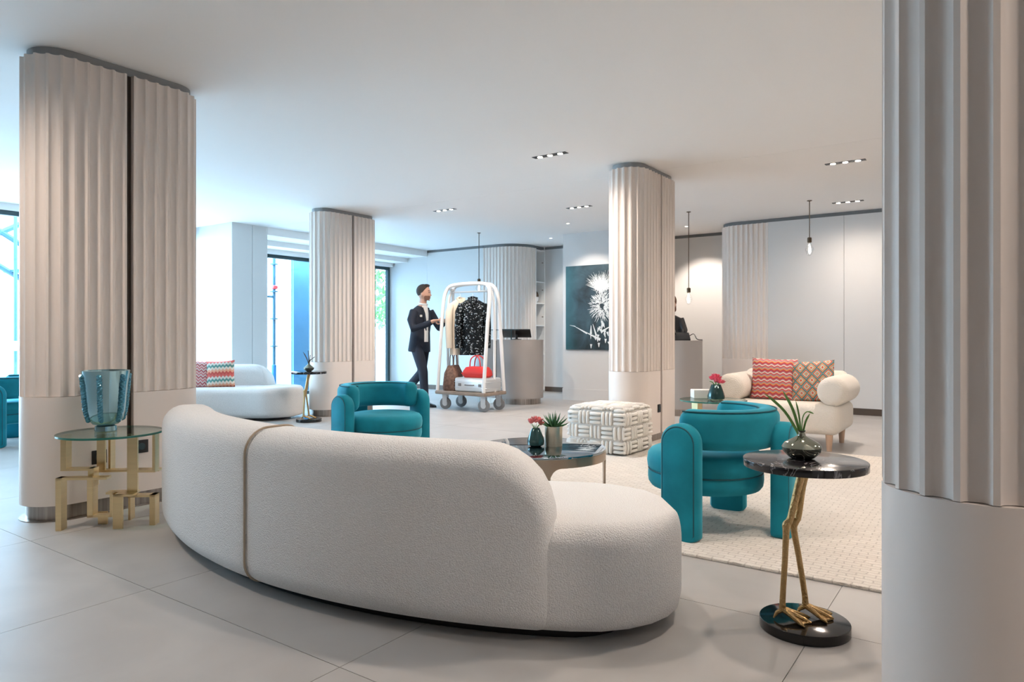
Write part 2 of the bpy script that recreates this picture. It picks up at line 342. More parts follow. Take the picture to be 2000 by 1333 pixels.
wall('wall_front_left', XG-.1, XG+.05, -3.0, -.6, m='wall', label='plain wall left of the long window')
window('window_1', -.6, 6.02, 2.66, [1.1, 2.85, 4.6], 'long floor to ceiling window behind the teal chair')
window('window_2', 6.63, 10.28, 2.47, [9.86], 'floor to ceiling window beside the fluted column')
# reception wall: flat panels, skirting and the dark gap under the ceiling
def back_run(name, x0, x1, y, joints, label, depth=.1, base=True):
    w = wall(name, x0, x1, y+.03, y+depth, label=label)
    xs = [x0] + joints + [x1]
    for a, b in zip(xs, xs[1:]): obj('panel', box(B(), a+.002, b-.002, y, y+.03, .09 if base else 0, ZT), 'wall', w, smooth=0)
    obj('shadow_gap', box(B(), x0, x1, y+.012, y+.03, ZT, H), 'dark_gap', w, smooth=0)
    if base: obj('skirting', box(B(), x0, x1, y-.006, y+.03, 0, .09), 'base_brown', w, smooth=0)
    return w
back_run('wall_back_left', XG-.1, -7.90, YB, [-9.3], 'flat pale wall panels behind the man')
back_run('wall_back_right', -2.73, 4.0, YB, [-1.73, -.5, .7, 1.9], 'flat pale wall panels behind the cream armchair')
back_run('wall_niche_left', -7.12, -5.94, YN, [], 'recessed wall behind the desk with the monitor')
back_run('wall_niche_right', -4.55, -3.40, YN, [], 'spotlit recessed wall behind the second desk')
pc = wall('wall_pier', -5.94, -4.55, 9.93, 11.3, label='pale pier carrying the thistle picture')
obj('skirting', box(B(), -5.945, -4.545, 9.915, 10.3, 0, .19), 'wall', pc, smooth=0)
wc = wall('wall_core_left', -7.88, -7.46, 10.86, 11.3, label='wall core beside the shelf niche')
obj('rear_panel', box(B(), -7.46, -7.11, 11.205, 11.3, 0, H), 'wall', wc, smooth=0); obj('top_filler', box(B(), -7.46, -7.13, 10.87, 11.205, ZT+.001, H), 'dark_gap', wc, smooth=0)
wall('wall_core_right', -3.43, -2.72, 10.66, 11.3, label='wall core behind the fluted cladding')
# ------------------------------------------------------------------ fluted cladding
def fluted(bm, path, L, n, z0, z1, depth=.019, ridge=.013, thick=.04):
    P = []; pit = (L - ridge) / n
    for i in range(n):
        P.append((i*pit, 0)); w = pit - ridge
        for k in range(9):
            t = k / 8; P.append((i*pit + ridge + w*t, -depth * (1 - abs(2*t-1)**2.2)**.6))
    P += [(n*pit, 0), (L, 0)]
    return sheet(bm, path, P, z0, z1, thick)
def sheet(bm, path, P, z0, z1, thick):
    out, inn = [], []
    for p, o in P:
        x, y, nx, ny = path(p); out.append((x+nx*o, y+ny*o)); inn.append((x-nx*thick, y-ny*thick))
    V = [[bm.verts.new((*q, z)) for q in l] for l, z in ((out, z0), (out, z1), (inn, z1), (inn, z0))]
    for a in range(4):
        A, C = V[a], V[(a+1) % 4]
        for i in range(len(A)-1): bm.faces.new((A[i], A[i+1], C[i+1], C[i]))
    for i in (0, -1): bm.faces.new([V[a][i] for a in range(4)])
    return bm
def half_path(R, a, g, s):
    f = a - g/2
    def path(p):
        if p < f: x, y, nx, ny = R, g/2 + p, 1, 0
        elif p < f + PI*R:
            t = (p-f)/R; x, y, nx, ny = R*math.cos(t), a + R*math.sin(t), math.cos(t), math.sin(t)
        else: x, y, nx, ny = -R, a - (p-f-PI*R), -1, 0
        return x, s*y, nx, s*ny
    return path, 2*f + PI*R
def stadium(R, a, k=14):
    return [(R*math.cos(PI*i/k), a + R*math.sin(PI*i/k)) for i in range(k+1)] + [(-R*math.cos(PI*i/k), -a - R*math.sin(PI*i/k)) for i in range(k+1)]
def prism(bm, pts, z0, z1): return loft(bm, [[(x, y, z0) for x, y in pts], [(x, y, z1) for x, y in pts]])
CR, CA, CG = .203, .315, .043
def column(x, y, label):
    c = thing('fluted_column', label, 'column', (x, y, 0), 0, 'fluted lobby columns')
    obj('core', prism(B(), stadium(CR-.042, CA), .09, ZT), 'brown', c)
    for s in (1, -1):
        path, L = half_path(CR, CA, CG, s)
        obj('fluted_panel', fluted(B(), path, L, 17, ZJ+.001, ZT), 'greige', c, smooth=30)
        n = 60; obj('base_panel', sheet(B(), path, [(L*i/n, 0) for i in range(n+1)], .09, ZJ-.001, .04), 'greige', c, smooth=30)
    obj('top_collar', prism(B(), stadium(CR-.036, CA), ZT+.001, H-.001), 'collar', c, smooth=30)
    obj('plinth', prism(B(), stadium(CR-.03, CA), 0, .09), 'steel', c, smooth=30)
    obj('floor_ring', prism(B(), stadium(CR+.004, CA), 0, .004), 'steel', c, smooth=30)
    return c
column(-4.633, 2.17, 'fluted greige column behind the brass and glass side table')
column(-7.394, 6.476, 'farthest fluted column, beside the window and the far marble side table')
column(-3.003, 6.614, 'fluted column between the white pouf and the thistle picture')
column(-.04, 2.29, 'nearest fluted column filling the right edge')
def socket(x, y, z, w, label, two=False):
    s = thing('wall_socket', label, 'socket', (x, y, z))
    obj('plate', rbox(B(), .008, w, .082, (.004, 0, 0), .003, 2), 'black', s)
    obj('insert', lathe(B(), [(.022, 0), (.022, .004), (.018, .005), (.018, .003)], 20), 'frame_dark', s, (.007, 0, 0), (0, PI/2, 0))
socket(-4.43, 1.985, .345, .085, 'black wall socket low on the column, left of its dark slot')
socket(-4.43, 2.235, .375, .085, 'black wall socket low on the column, right of its dark slot')
socket(-2.80, 6.55, .34, .07, 'small black wall socket on the column behind the white pouf')
def back_path_left(p):
    a, R = .30, .5
    if p < a: return -7.90 + p, YB, 0, -1
    if p < a + R*PI/2: t = (p-a)/R; return -7.60 + R*math.sin(t), YB + R - R*math.cos(t), math.sin(t), -math.cos(t)
    return -7.10, YB + R + (p-a-R*PI/2), 1, 0
def back_path_right(p):
    R, a = .3, .55
    if p < a: return -3.48, YB + R + a - p, -1, 0
    if p < a + R*PI/2: t = (p-a)/R; return -3.18 - R*math.cos(t), YB + R - R*math.sin(t), -math.cos(t), -math.sin(t)
    return -3.18 + (p-a-R*PI/2), YB, 0, -1
for nm, path, L, n, lab in (('trim_2', back_path_left, .30+.25*PI+.07, 16, 'curved fluted wall cladding beside the white shelf niche'), ('trim_3', back_path_right, .55+.15*PI+.45, 20, 'curved fluted wall cladding behind the cream armchair')):
    t = struct(obj(nm, fluted(B(), path, L, n, ZJ, ZT), 'greige', smooth=30)); tag(t, lab)
    q = [(L*i/40, 0) for i in range(41)]
    obj('base_panel', sheet(B(), path, q, .09, ZJ-.002, .04), 'greige', t, smooth=30)
    obj('skirting', sheet(B(), lambda p: (path(p)[0]-path(p)[2]*.02, path(p)[1]-path(p)[3]*.02, path(p)[2], path(p)[3]), q, 0, .09, .02), 'base_brown', t, smooth=30)
    obj('shadow_gap', sheet(B(), lambda p: (path(p)[0]-path(p)[2]*.02, path(p)[1]-path(p)[3]*.02, path(p)[2], path(p)[3]), q, ZT, H, .02), 'dark_gap', t, smooth=30)
# white shelf niche
sh = thing('shelf_niche', 'narrow white shelving unit lit from above behind the reception desk', 'shelves', (-7.12, 10.875, 0))
obj('back_board', box(B(), -.33, -.31, .0, .325, 0, ZT), 'white', sh, smooth=0)
for y in (.0, .305): obj('side_board', box(B(), -.31, .02, y, y+.02, 0, ZT), 'white', sh, smooth=0)
for z in (.02, .7, 1.24, 1.66, 2.06, 2.66): obj('shelf', box(B(), -.31, .015, .02, .305, z, z+.022), 'white', sh, smooth=0)
for z in (1.42, 1.93, 2.45): obj('hinge', rbox(B(), .03, .012, .02, (-.02, .299, z), .003, 1), 'steel', sh)
orn = thing('ornament', 'small brown and white ornament standing in the shelf niche', 'ornament', (-7.22, 11.03, 1.683))
obj('body', lathe(B(), [(.03, 0), (.06, .04), (.07, .1), (.055, .16), (.03, .2)], 20), 'white', orn); obj('band', lathe(B(), [(.062, .10), (.073, .12), (.07, .15), (.058, .19), (.03, .22)], 20, (0, 0, .002)), 'bark', orn)

# ------------------------------------------------------------------ outside the windows
g = struct(obj('ground_outside', box(B(), -40, -10.45, -20, 40, -.25, -.12), 'paving', smooth=0)); tag(g, 'light paving outside the windows')
bd = thing('building', 'pale rendered building across the street seen through the window', 'building', (-17, 6, -.12))
obj('wall', box(B(), -.4, 0, -1, 6.4, 0, 9), 'pale_ext', bd, smooth=0)
for k in range(3): obj('window_pane', box(B(), 0, .02, .2+k*2, 1.2+k*2, 4.2, 6), 'net', bd, smooth=0)
nt = thing('hoarding', 'dark blue sheeted hoarding standing outside the window', 'hoarding', (-11.0, 8.42, -.12))
obj('sheet', box(B(), -.03, 0, 0, 1.42, .05, 2.9), 'net', nt, smooth=0)
for y in (0, 1.38): obj('post', box(B(), -.08, -.03, y, y+.04, 0, 2.95), 'zinc', nt, smooth=0)
def pole(x, y, h, label):
    p = thing('scaffold_pole', label, 'pole', (x, y, -.12))
    obj('tube', tube(B(), [(0, 0, .1), (0, 0, h)], .03, 10), 'zinc', p)
    for z in (.98, 1.5, 2.02, 2.54): obj('coupler', lathe(B(), [(.03, -.015), (.075, -.012), (.075, .012), (.03, .015)], 12, (0, 0, z)), 'zinc', p)
    obj('foot_sleeve', lathe(B(), [(.045, 0), (.045, .62), (.03, .63)], 12), 'blue_cap', p)
    obj('red_clip', rbox(B(), .07, .1, .07, (.02, 0, 2.10), .01, 1), 'red_plain', p)
    obj('arm', tube(B(), [(0, 0, 1.92), (.0, -.35, 1.92)], .022, 8), 'zinc', p)
pole(-11.3, 8.2, 3.4, 'galvanised scaffold pole with a red clip outside the window')
sf = thing('scaffold_stair', 'pale steel scaffold stair outside the long window', 'scaffold', (-14.0, 4.2, -.12))
for y0, y1, z0, z1 in ((-1.5, 3.0, 4.2, 1.4), (-1.5, 3.0, 3.6, .8), (-1.2, 1.2, 1.9, 3.4)): obj('beam', tube(B(), [(0, y0, z0), (0, y1, z1)], .05, 8), 'zinc', sf)
for k in range(9): obj('tread', box(B(), -.3, .3, -1.3+k*.48, -1.1+k*.48, 3.48-k*.3, 3.52-k*.3), 'zinc', sf, smooth=0)
for y in (-1.5, .6, 3.0): obj('post', tube(B(), [(0.3, y, 0), (.3, y, 4.4)], .03, 8), 'zinc', sf)
ba = thing('street_barrier', 'white barrier board with red blocks outside the long window', 'barrier', (-12.4, 4.5, -.12))
obj('board', box(B(), 0, .03, -2, 1.6, .95, 1.1), 'white', ba, smooth=0)
for k in range(6): obj('red_block', box(B(), .03, .034, -1.9+k*.6, -1.6+k*.6, .96, 1.09), 'red_plain', ba, smooth=0)
for y in (-1.5, 1.2): obj('foot', box(B(), -.2, .24, y, y+.06, 0, .95), 'pale_ext', ba, smooth=0)
tr = thing('street_tree', 'bright green leafy tree seen through the narrow window strip', 'tree', (-18.5, 18.6, -.12))
obj('trunk', tube(B(), spline([(0, 0, 0), (.05, 0, 1.2), (0, .1, 2.4), (.1, 0, 4)], 4), .11, 8), 'bark', tr)
lf = B(); rr = random.Random(3)
for k in range(2600):
    a, b, r = rr.uniform(0, 2*PI), rr.uniform(-1, 1), rr.uniform(.5, 1)**.5
    c = Vector((2.3*r*math.cos(a)*math.sqrt(1-b*b), 2.3*r*math.sin(a)*math.sqrt(1-b*b), 3.9+2.6*b*r))
    q = Matrix.Rotation(rr.uniform(0, 6), 3, 'X') @ Matrix.Rotation(rr.uniform(0, 6), 3, 'Z')
    lf.faces.new([lf.verts.new(c + q @ Vector(p)*.17) for p in ((-1, 0, 0), (0, -.45, .1), (1, 0, 0), (0, .45, .1))])
obj('foliage', lf, 'foliage', tr, smooth=0)

# ------------------------------------------------------------------ ceiling lights
def downlight(x, y, label, k=1.0):
    d = thing('recessed_downlight', label, 'downlight', (x, y, H), 0, 'linear recessed ceiling downlights')
    obj('frame', box(B(), -.18, .18, -.033, .033, -.004, .0), 'black', d, smooth=0)
    for i in (-1, 0, 1): obj('lamp', lathe(B(), [(.024, -.0065), (.024, -.0045)], 16, (i*.11, 0, 0)), 'lamp', d)
    l = bpy.data.lights.new('downlight', 'SPOT'); l.energy = LAMP*k*3; l.color = WARM; l.spot_size = math.radians(165); l.spot_blend = 1.0; l.shadow_soft_size = .06
    o = bpy.data.objects.new('downlight_beam', l); COL.objects.link(o); o.parent = d; o.location = (0, 0, -.03)
    return d
for x, y, lab in ((-3.42, 5.48, 'three-lamp recessed downlight nearest, left of the middle fluted column'), (-6.08, 7.085, 'three-lamp recessed downlight at far left, above the luggage trolley'),
                  (-4.50, 7.93, 'recessed downlight glowing along most of its length, above the thistle picture'), (-1.22, 7.34, 'three-lamp recessed downlight above the cream armchair'),
                  (-1.56, 9.56, 'three-lamp recessed downlight beside the high pendant bulb')): downlight(x, y, lab, .42 if y > 9 else .8)
for x, y, lab, k in ((-1.9, 2.68, 'above the grey sofa', .32), (-.5, 3.2, 'above the near marble table', .42), (-4.1, .75, 'above the floor left of the grey sofa', .6), (1.2, 4.4, 'right of the rug', .8),
                     (1.8, 7.4, 'right of the cream armchair', .6), (1.3, 1.4, 'right of the nearest column', .5), (-.4, -1.3, 'behind the viewer', .12)):
    downlight(x, y, 'three-lamp recessed downlight out of view ' + lab, k)
def washer(x, y, tx, ty, tz, e, label):  # spots added to brighten niches and picture; ring and lamp disc are invented fittings
    d = thing('added_spotlight', label, 'spotlight', (x, y, H)); obj('ring', lathe(B(), [(.032, 0), (.032, -.004), (.022, -.004), (.022, -.001)], 20), 'white', d); obj('lamp', lathe(B(), [(.021, -.002), (.021, -.001)], 16), 'lamp', d)
    l = bpy.data.lights.new('added_washer', 'SPOT'); l.energy = e; l.color = (1, .86, .74); l.spot_size = math.radians(75); l.spot_blend = .6; l.shadow_soft_size = .03
    o = bpy.data.objects.new('added_washer', l); COL.objects.link(o); o.location = (x, y, H-.02)
    o.rotation_euler = (Vector((tx, ty, tz)) - o.location).to_track_quat('-Z', 'Y').to_euler()
washer(-3.95, 10.3, -3.95, 11.2, 1.3, 50, 'small added spotlight over the right niche wall'); washer(-6.35, 10.2, -6.4, 11.2, 1.2, 26, 'small added spotlight over the left niche wall'); washer(-5.3, 9.0, -5.4, 9.95, 1.4, 30, 'small added spotlight before the thistle picture')
def pendant(x, y, zs, label):
    p = thing('pendant_lamp', label, 'pendant lamp', (x, y, H), 0, 'bare bulb pendant lamps')
    d = zs - H
    obj('ceiling_rose', lathe(B(), [(.03, 0), (.03, -.006), (.008, -.012)], 20), 'socket', p)
    obj('cord', tube(B(), [(0, 0, -.01), (0, 0, d)], .0055, 8), 'socket', p)
    obj('lampholder', lathe(B(), [(.008, d+.01), (.026, d), (.026, d-.055), (.02, d-.06)], 20), 'socket', p)
    b = obj('bulb', lathe(B(), [(.018, d-.06), (.02, d-.075), (.05, d-.135), (.052, d-.15), (.03, d-.205), (.004, d-.225)], 10), 'bulb_glass', p, smooth=0)
    obj('filament', lathe(B(), [(.004, d-.075), (.009, d-.1), (.014, d-.17), (.004, d-.2)], 10), 'filament', b)
pendant(-6.98, 8.99, 1.99, 'bare bulb pendant hanging on a cord behind the luggage trolley')
pendant(-3.457, 9.094, 1.71, 'bare bulb pendant hanging lowest, above the right reception desk')
pendant(-1.936, 9.196, 2.285, 'bare bulb pendant hanging high before the flat pale wall')

# ------------------------------------------------------------------ rug
rg = obj('area_rug', rbox(B(), 4.0, 3.53, .016, (0, 0, .008), .006, 2), 'rug', None, (-1.36, 5.015, 0)); tag(rg, 'large cream woven rug under the coffee table and the near teal chair', 'rug')

# ------------------------------------------------------------------ curved sofas
def sofa(name, label, loc, rz, fab, mir):
    s = thing(name, label, 'sofa', loc, rz, 'curved boucle sofas'); c = (0, 2.8)
    A = (lambda d: math.radians(-90 - d)) if mir else (lambda d: math.radians(-90 + d))
    z = .035
    obj('base', arc_sweep(B(), 2.08, 2.72, A(-28), A(33), 0, z+.01, .004, .004, (.2, 0, 0), (.28, 0, 0), 20, c=c), 'black', s)
    st = obj('seat', arc_sweep(B(), 1.97, 2.81, A(-29.5), A(37.2), z, .415, .085, .08, (.25, .05, .03), (.405, .07, .03), 40, c=c), fab, s)
    rim = [(c[0] + r*math.cos(A(a)), c[1] + r*math.sin(A(a)), .345) for r, a in [(2.789, 26 + .5*i) for i in range(4)]]
    b1 = obj('backrest', arc_sweep(B(), 2.54, 2.835, A(-30.3), A(-1.25), z, .683, .11, .10, (.13, .10, .03), (.02, .02, .005), 24, c=c), fab, s)
    b2 = obj('backrest', arc_sweep(B(), 2.54, 2.835, A(-1.15), A(26.3), z, .683, .11, .10, (.02, .02, .005), (.07, .27, .02), 24, c=c), fab, s)
    a = A(-1.2); ring = rrect(2.537, 2.837, z, .685, .11, .10, 8)
    obj('piping', tube(B(), [(c[0] + r*math.cos(a), c[1] + r*math.sin(a), zz) for r, zz in ring], .005, 6, True), 'piping', b2)
    a = A(25.2); obj('seam', tube(B(), [(c[0] + r*math.cos(a), c[1] + r*math.sin(a), zz) for r, zz in ((2.808, .34), (2.8105, .3), (2.8105, .13), (2.79, .06))], .004, 6), 'piping', st)
    return s
sofa('curved_sofa', 'large pale grey curved boucle sofa seen from behind in the foreground', (-2.5, 1.75, 0), 0, 'boucle', False)
sofa('curved_sofa', 'white curved boucle sofa with zigzag cushions by the window', (-8.86, 4.90, 0), math.radians(-118), 'boucle', True)

# ------------------------------------------------------------------ teal armchairs
def teal_chair(label, loc, rz):
    t = thing('velvet_armchair', label, 'armchair', loc, rz, 'teal velvet armchairs'); D = math.radians
    st = obj('seat', lathe(B(), [(.27, .205), (.30, .212), (.314, .232), (.318, .26), (.317, .288), (.310, .301), (.318, .314), (.323, .35), (.318, .388), (.30, .412), (.27, .424), (.15, .43)], 40, (-.045, 0, 0)), 'teal', t)
    obj('piping', tube(B(), [(-.045 + .3125*math.cos(2*PI*i/40), .3125*math.sin(2*PI*i/40), .302) for i in range(40)], .005, 6, True), 'teal_pipe', st)
    bk = obj('backrest', arc_sweep(B(), .225, .355, D(-104), D(104), .455, .668, .055, .055, (.055, .055, .055), (.055, .055, .055), 36), 'teal', t)
    for r in (.245, .338): obj('piping', tube(B(), [(r*math.cos(D(a)), r*math.sin(D(a)), .658) for a in range(-98, 99, 7)], .0045, 6), 'teal_pipe', bk)
    for a in (0, -95, 95):
        b = B(); rings = []
        for u in (0, .006, .025, .05, .075, .094, .1):
            q = inset(u, .03) + inset(.1-u, .03)
            rings.append([(.335+u, x, z) for x, z in rrect(-.105+q, .105-q, 0, .60-q, .10, .025, 8)])
        loft(b, rings)
        lg = obj('leg', b, 'teal', t, rot=(0, 0, D(a)))
        obj('piping', tube(B(), [(.428, x, z) for x, z in rrect(-.088, .088, .02, .585, .09, .02, 8)], .0045, 6, True), 'teal_pipe', lg)
    return t
teal_chair('teal velvet armchair on the cream rug, nearest, turned away towards the coffee table', (-1.325, 3.855, .016), 0)
teal_chair('teal velvet armchair behind the grey sofa, its seat facing the viewer', (-4.27, 4.15, 0), math.radians(170))
teal_chair('teal velvet armchair at the left edge, mostly hidden behind the fluted column', (-8.15, 2.78, 0), math.radians(60))

# ------------------------------------------------------------------ bird-leg marble side tables
def bird_table(label, loc, rz):
    t = thing('bird_leg_table', label, 'side table', loc, rz, 'marble side tables on brass bird legs')
    obj('table_top', lathe(B(), disc_prof(.215, .594, .622, .003), 56), 'marble', t)
    obj('base', lathe(B(), disc_prof(.156, 0, .036, .003), 48), 'black_stone', t)
    obj('collar', lathe(B(), [(.03, .585), (.034, .594)], 20), 'gold', t)
    for (ax, ay, kx, ky, tx) in ((-.085, -.012, -.07, -.012, -.008), (.012, .022, -.028, .02, .014)):
        P = [(tx, ay*.4, .596), (tx-.018, ay*.5, .52), (kx+.014, ky, .41), (kx, ky, .385), (kx-.002, ky, .355), ((kx*.6+ax*.4), ay, .26), (ax*.95+kx*.05, ay, .12), (ax, ay, .075)]
        rad = [.016, .014, .012, .0155, .012, .0105, .0105, .013]
        pts = spline(P, 4); rd = [rad[min(i//4, 7)]*(1-(i % 4)/4) + rad[min(i//4+1, 7)]*((i % 4)/4) for i in range(len(pts))]
        lg = obj('leg', tube(B(), pts, rd, 12), 'gold', t)
        f = B(); tips = [(ax+.105, ay+.012, .041), (ax+.09, ay-.035, .041), (ax+.05, ay-.07, .041)]
        for q in tips: tube(f, spline([(ax, ay, .078), ((ax*.55+q[0]*.45), ay*.55+q[1]*.45, .062), q], 4), [.012, .011, .010, .009, .0085, .008, .0075, .006, .003], 8)
        tube(f, [(ax, ay, .075), (ax-.02, ay+.004, .062), (ax-.03, ay+.006, .043)], [.010, .007, .003], 8)
        for q, r in zip(tips, tips[1:]):
            m = ((q[0]+r[0])/2-.012, (q[1]+r[1])/2+.006)
            top = [(ax, ay, .074), (q[0], q[1], .0435), (m[0], m[1], .043), (r[0], r[1], .0435)]
            A = [f.verts.new(p) for p in top]; C = [f.verts.new((p[0], p[1], p[2]-.0055)) for p in top]
            f.faces.new(A); f.faces.new(C[::-1])
            for i in range(4): f.faces.new((A[i], A[(i+1) % 4], C[(i+1) % 4], C[i]))
        obj('webbed_foot', f, 'gold', lg)
    return t
bird_table('black marble side table on brass bird legs, nearest, beside the right column', (-.586, 2.70, 0), CAM_YAW)
bird_table('black marble side table on brass bird legs, far off by the window', (-7.02, 5.60, 0), CAM_YAW + .9)

# ------------------------------------------------------------------ glass and brass tables
def glass_table(label, loc, rz):
    t = thing('glass_side_table', label, 'side table', loc, rz, 'round glass side tables on brass frames'); r = .27
    g = obj('glass_top', lathe(B(), [(r-.004, .518), (r-.004, .53)], 56), 'top_glass', t)
    obj('edge', loft(B(), [[(q*math.cos(2*PI*i/56), q*math.sin(2*PI*i/56), z) for i in range(56)] for q, z in ((r-.004, .518), (r, .519), (r, .529), (r-.004, .53))], False), 'glass_edge', g)
    # flat brass bars: (x0,x1,y0,y1,z0,z1) in the table's own frame, x = along the viewer's right, y = away
    bars = [(-.245, -.215, -.05, .01, .33, .518), (-.245, -.08, -.05, .01, .32, .332), (-.10, -.07, -.05, .01, .23, .332), (-.245, -.215, -.1, -.04, 0, .29), (-.245, .02, -.1, -.04, .278, .29),
            (-.105, -.06, .06, .075, .29, .518), (-.10, -.07, -.06, .0, .06, .278), (-.10, .03, -.06, .0, .06, .072), (-.08, -.03, .02, .032, 0, .072), (.02, .035, -.06, .0, .06, .19), (-.02, .14, -.02, .04, .178, .19),
            (-.105, .24, .05, .11, .29, .302), (.10, .155, -.03, -.015, .16, .518), (.05, .10, -.09, -.075, 0, .19), (.05, .155, -.09, -.015, .178, .19), (.10, .25, -.03, .03, .16, .172), (.22, .25, -.03, .03, .0, .172), (.155, .25, -.03, .03, .3, .312), (.235, .25, -.03, .03, .312, .518), (.05, .062, .1, .16, 0, .302), (-.06, -.048, .1, .16, .29, .518)]
    for b in bars: obj('brass_bar', box(B(), *b), 'brass', t, smooth=0)
    return t
glass_table('round glass side table on a brass bar frame holding the tall blue vase', (-4.12, 1.91, 0), CAM_YAW + .1)
glass_table('round glass side table on a brass bar frame between pouf and cream armchair', (-1.93, 5.62, .016), CAM_YAW + .6)

# ------------------------------------------------------------------ coffee table
ct = thing('coffee_table', 'round dark mirror coffee table with a bronze rim and panel legs', 'coffee table', (-2.422, 3.768, .016), CAM_YAW); r = .418
obj('table_top', lathe(B(), disc_prof(r-.001, .327, .341, .002), 72), 'mirror', ct)
obj('rim', loft(B(), [[(q*math.cos(2*PI*i/72), q*math.sin(2*PI*i/72), z) for i in range(72)] for q, z in ((r, .30), (r, .327), (r-.011, .327), (r-.011, .30))], closed=True), 'bronze', ct)
for k in range(4):
    b = B(); O = []; fr = .07; hw = .03
    for i in range(41):
        th = -PI/4 + PI/2*i/40; d = abs(th)*r
        zl = 0 if d <= hw else (.275 if d >= hw+fr else .275-fr+math.sqrt(max(0, fr*fr-(hw+fr-d)**2)))
        O.append((th, zl))
    V = [[b.verts.new((q*math.cos(th), q*math.sin(th), z)) for th, z in l] for q, l in ((r-.001, O), (r-.001, [(t, .30) for t, _ in O]), (r-.012, [(t, .30) for t, _ in O]), (r-.012, O))]
    for a in range(4):
        A_, C_ = V[a], V[(a+1) % 4]
        for i in range(40): b.faces.new((A_[i], A_[i+1], C_[i+1], C_[i]))
    for i in (0, -1): b.faces.new([V[a][i] for a in range(4)])
    obj('leg', b, 'bronze', ct, rot=(0, 0, -PI/2 + .02 + k*PI/2), smooth=30)

# ------------------------------------------------------------------ vases and plants
TT = .016 + .341
def flower_heads(parent, n, r, z, m, size, seed):
    q = random.Random(seed)
    for k in range(n):
        a, d = q.uniform(0, 2*PI), r*math.sqrt(q.random()); b = B()
        for j in range(9):
            aa, tl = 2*PI*j/9 + q.random(), q.uniform(.25, 1.1)
            dv = Vector((math.cos(aa)*math.sin(tl), math.sin(aa)*math.sin(tl), math.cos(tl)))
            tube(b, [Vector((0, 0, 0)), dv*size*.5, dv*size], [size*.12, size*.2, size*.03], 5)
        obj('flower', b, m, parent, (d*math.cos(a), d*math.sin(a), z + .035*(1-(d/r)**2) + q.uniform(-.012, .012)))
v = thing('flower_vase', 'small smoked glass vase with coral flowers on the coffee table', 'vase', (-2.455, 3.76, TT))
obj('vessel', lathe(B(), [(.03, 0), (.052, .012), (.056, .035), (.05, .06), (.032, .105), (.026, .118), (.022, .118), (.028, .1), (.045, .06), (.03, .02)], 32), 'smoke', v)
for k in range(7): obj('leaf', tube(B(), spline([(0, 0, .1), (.018*math.cos(k), .018*math.sin(k), .13), (.035*math.cos(k), .035*math.sin(k), .145)], 3), [.004, .006, .006, .006, .005, .004, .001], 5, flat=.3), 'leaf_blade', v)
flower_heads(v, 9, .038, .135, 'coral', .034, 5)
v = thing('succulent_pot', 'spiky green succulent in a champagne metal cylinder pot on the coffee table', 'potted plant', (-2.375, 3.85, TT))
obj('pot', lathe(B(), [(.055, 0), (.057, .004), (.057, .128), (.052, .128), (.052, .115)], 40), 'pot', v)
q = random.Random(4)
for k in range(30):
    a, tl = k*2.4, .1 + 1.25*(k/30); ln = .085 + .02*q.random()
    dv = Vector((math.cos(a)*math.sin(tl), math.sin(a)*math.sin(tl), math.cos(tl))); p0 = Vector((0, 0, .118)) + Vector((dv.x, dv.y, 0))*.012
    obj('leaf', tube(B(), [p0, p0+dv*ln*.4, p0+dv*ln*.8+Vector((0, 0, .004)), p0+dv*ln+Vector((0, 0, .01))], [.009, .0095, .005, .0008], 6, flat=.5), 'leaf', v)
v = thing('flower_vase', 'dark glass vase with pink flowers on the far glass table', 'vase', (-1.90, 5.61, .016+.53))
obj('vessel', lathe(B(), [(.05, 0), (.068, .01), (.07, .03), (.055, .08), (.038, .125), (.034, .125), (.05, .08), (.06, .03)], 32), 'smoke', v)
flower_heads(v, 16, .05, .14, 'pink', .036, 9)
for k in range(6): obj('leaf', tube(B(), spline([(0, 0, .1), (.03*math.cos(k), .03*math.sin(k), .14), (.06*math.cos(k), .06*math.sin(k), .15)], 3), [.004, .007, .008, .008, .006, .004, .001], 5, flat=.3), 'leaf_blade', v)
bx = obj('white_box', rbox(B(), .17, .12, .07, (0, 0, .035), .006, 2), 'white', None, (-2.06, 5.73, .546), (0, 0, CAM_YAW)); tag(bx, 'white box lying at the back of the far glass table', 'box')
v = thing('bud_vase', 'squat olive mercury glass vase with long blade leaves on the near marble table', 'vase', (-.60, 2.72, .622), CAM_YAW)
obj('vessel', lathe(B(), [(.03, 0), (.045, .004), (.066, .026), (.07, .042), (.06, .058), (.03, .074), (.014, .084), (.012, .096), (.016, .104), (.012, .104), (.009, .095)], 40), 'mercury_green', v)
for e, w in (((-.115, .06, .235), .006), ((-.05, .05, .245), .006), ((-.03, -.02, .215), .0035), ((.03, .0, .165), .004)):
    ex, ey, ez = e; mid = (ex*.45, ey*.45, .09 + (ez-.09)*.55)
    obj('leaf', tube(B(), spline([(0, 0, .07), mid, e], 6), [.002]+[w]*9+[w*.7, w*.4, .0006], 6, flat=.35), 'leaf_blade', v)
obj('leaf', tube(B(), spline([(0, 0, .09), (.004, 0, .15), (.02, 0, .172), (.045, 0, .165)], 5), [.002]*12 + [.003, .003, .002, .0006], 6), 'leaf_blade', v)
v = thing('bud_vase', 'small clear vase with dry twigs on the far marble table', 'vase', (-7.02, 5.60, .622))
obj('vessel', lathe(B(), [(.03, 0), (.06, .025), (.065, .045), (.03, .075), (.014, .09), (.014, .105)], 24), 'mercury_green', v)
for k in range(6): obj('twig', tube(B(), spline([(0, 0, .08), (.02*math.cos(k*1.1), .02*math.sin(k*1.1), .14), (.07*math.cos(k*1.1), .07*math.sin(k*1.1), .16+.02*k)], 3), .004, 5), 'twig', v)
v = thing('glass_vase', 'tall blue mercury glass vase with twisted glass ribs on the brass table', 'vase', (-4.17, 1.905, .53))
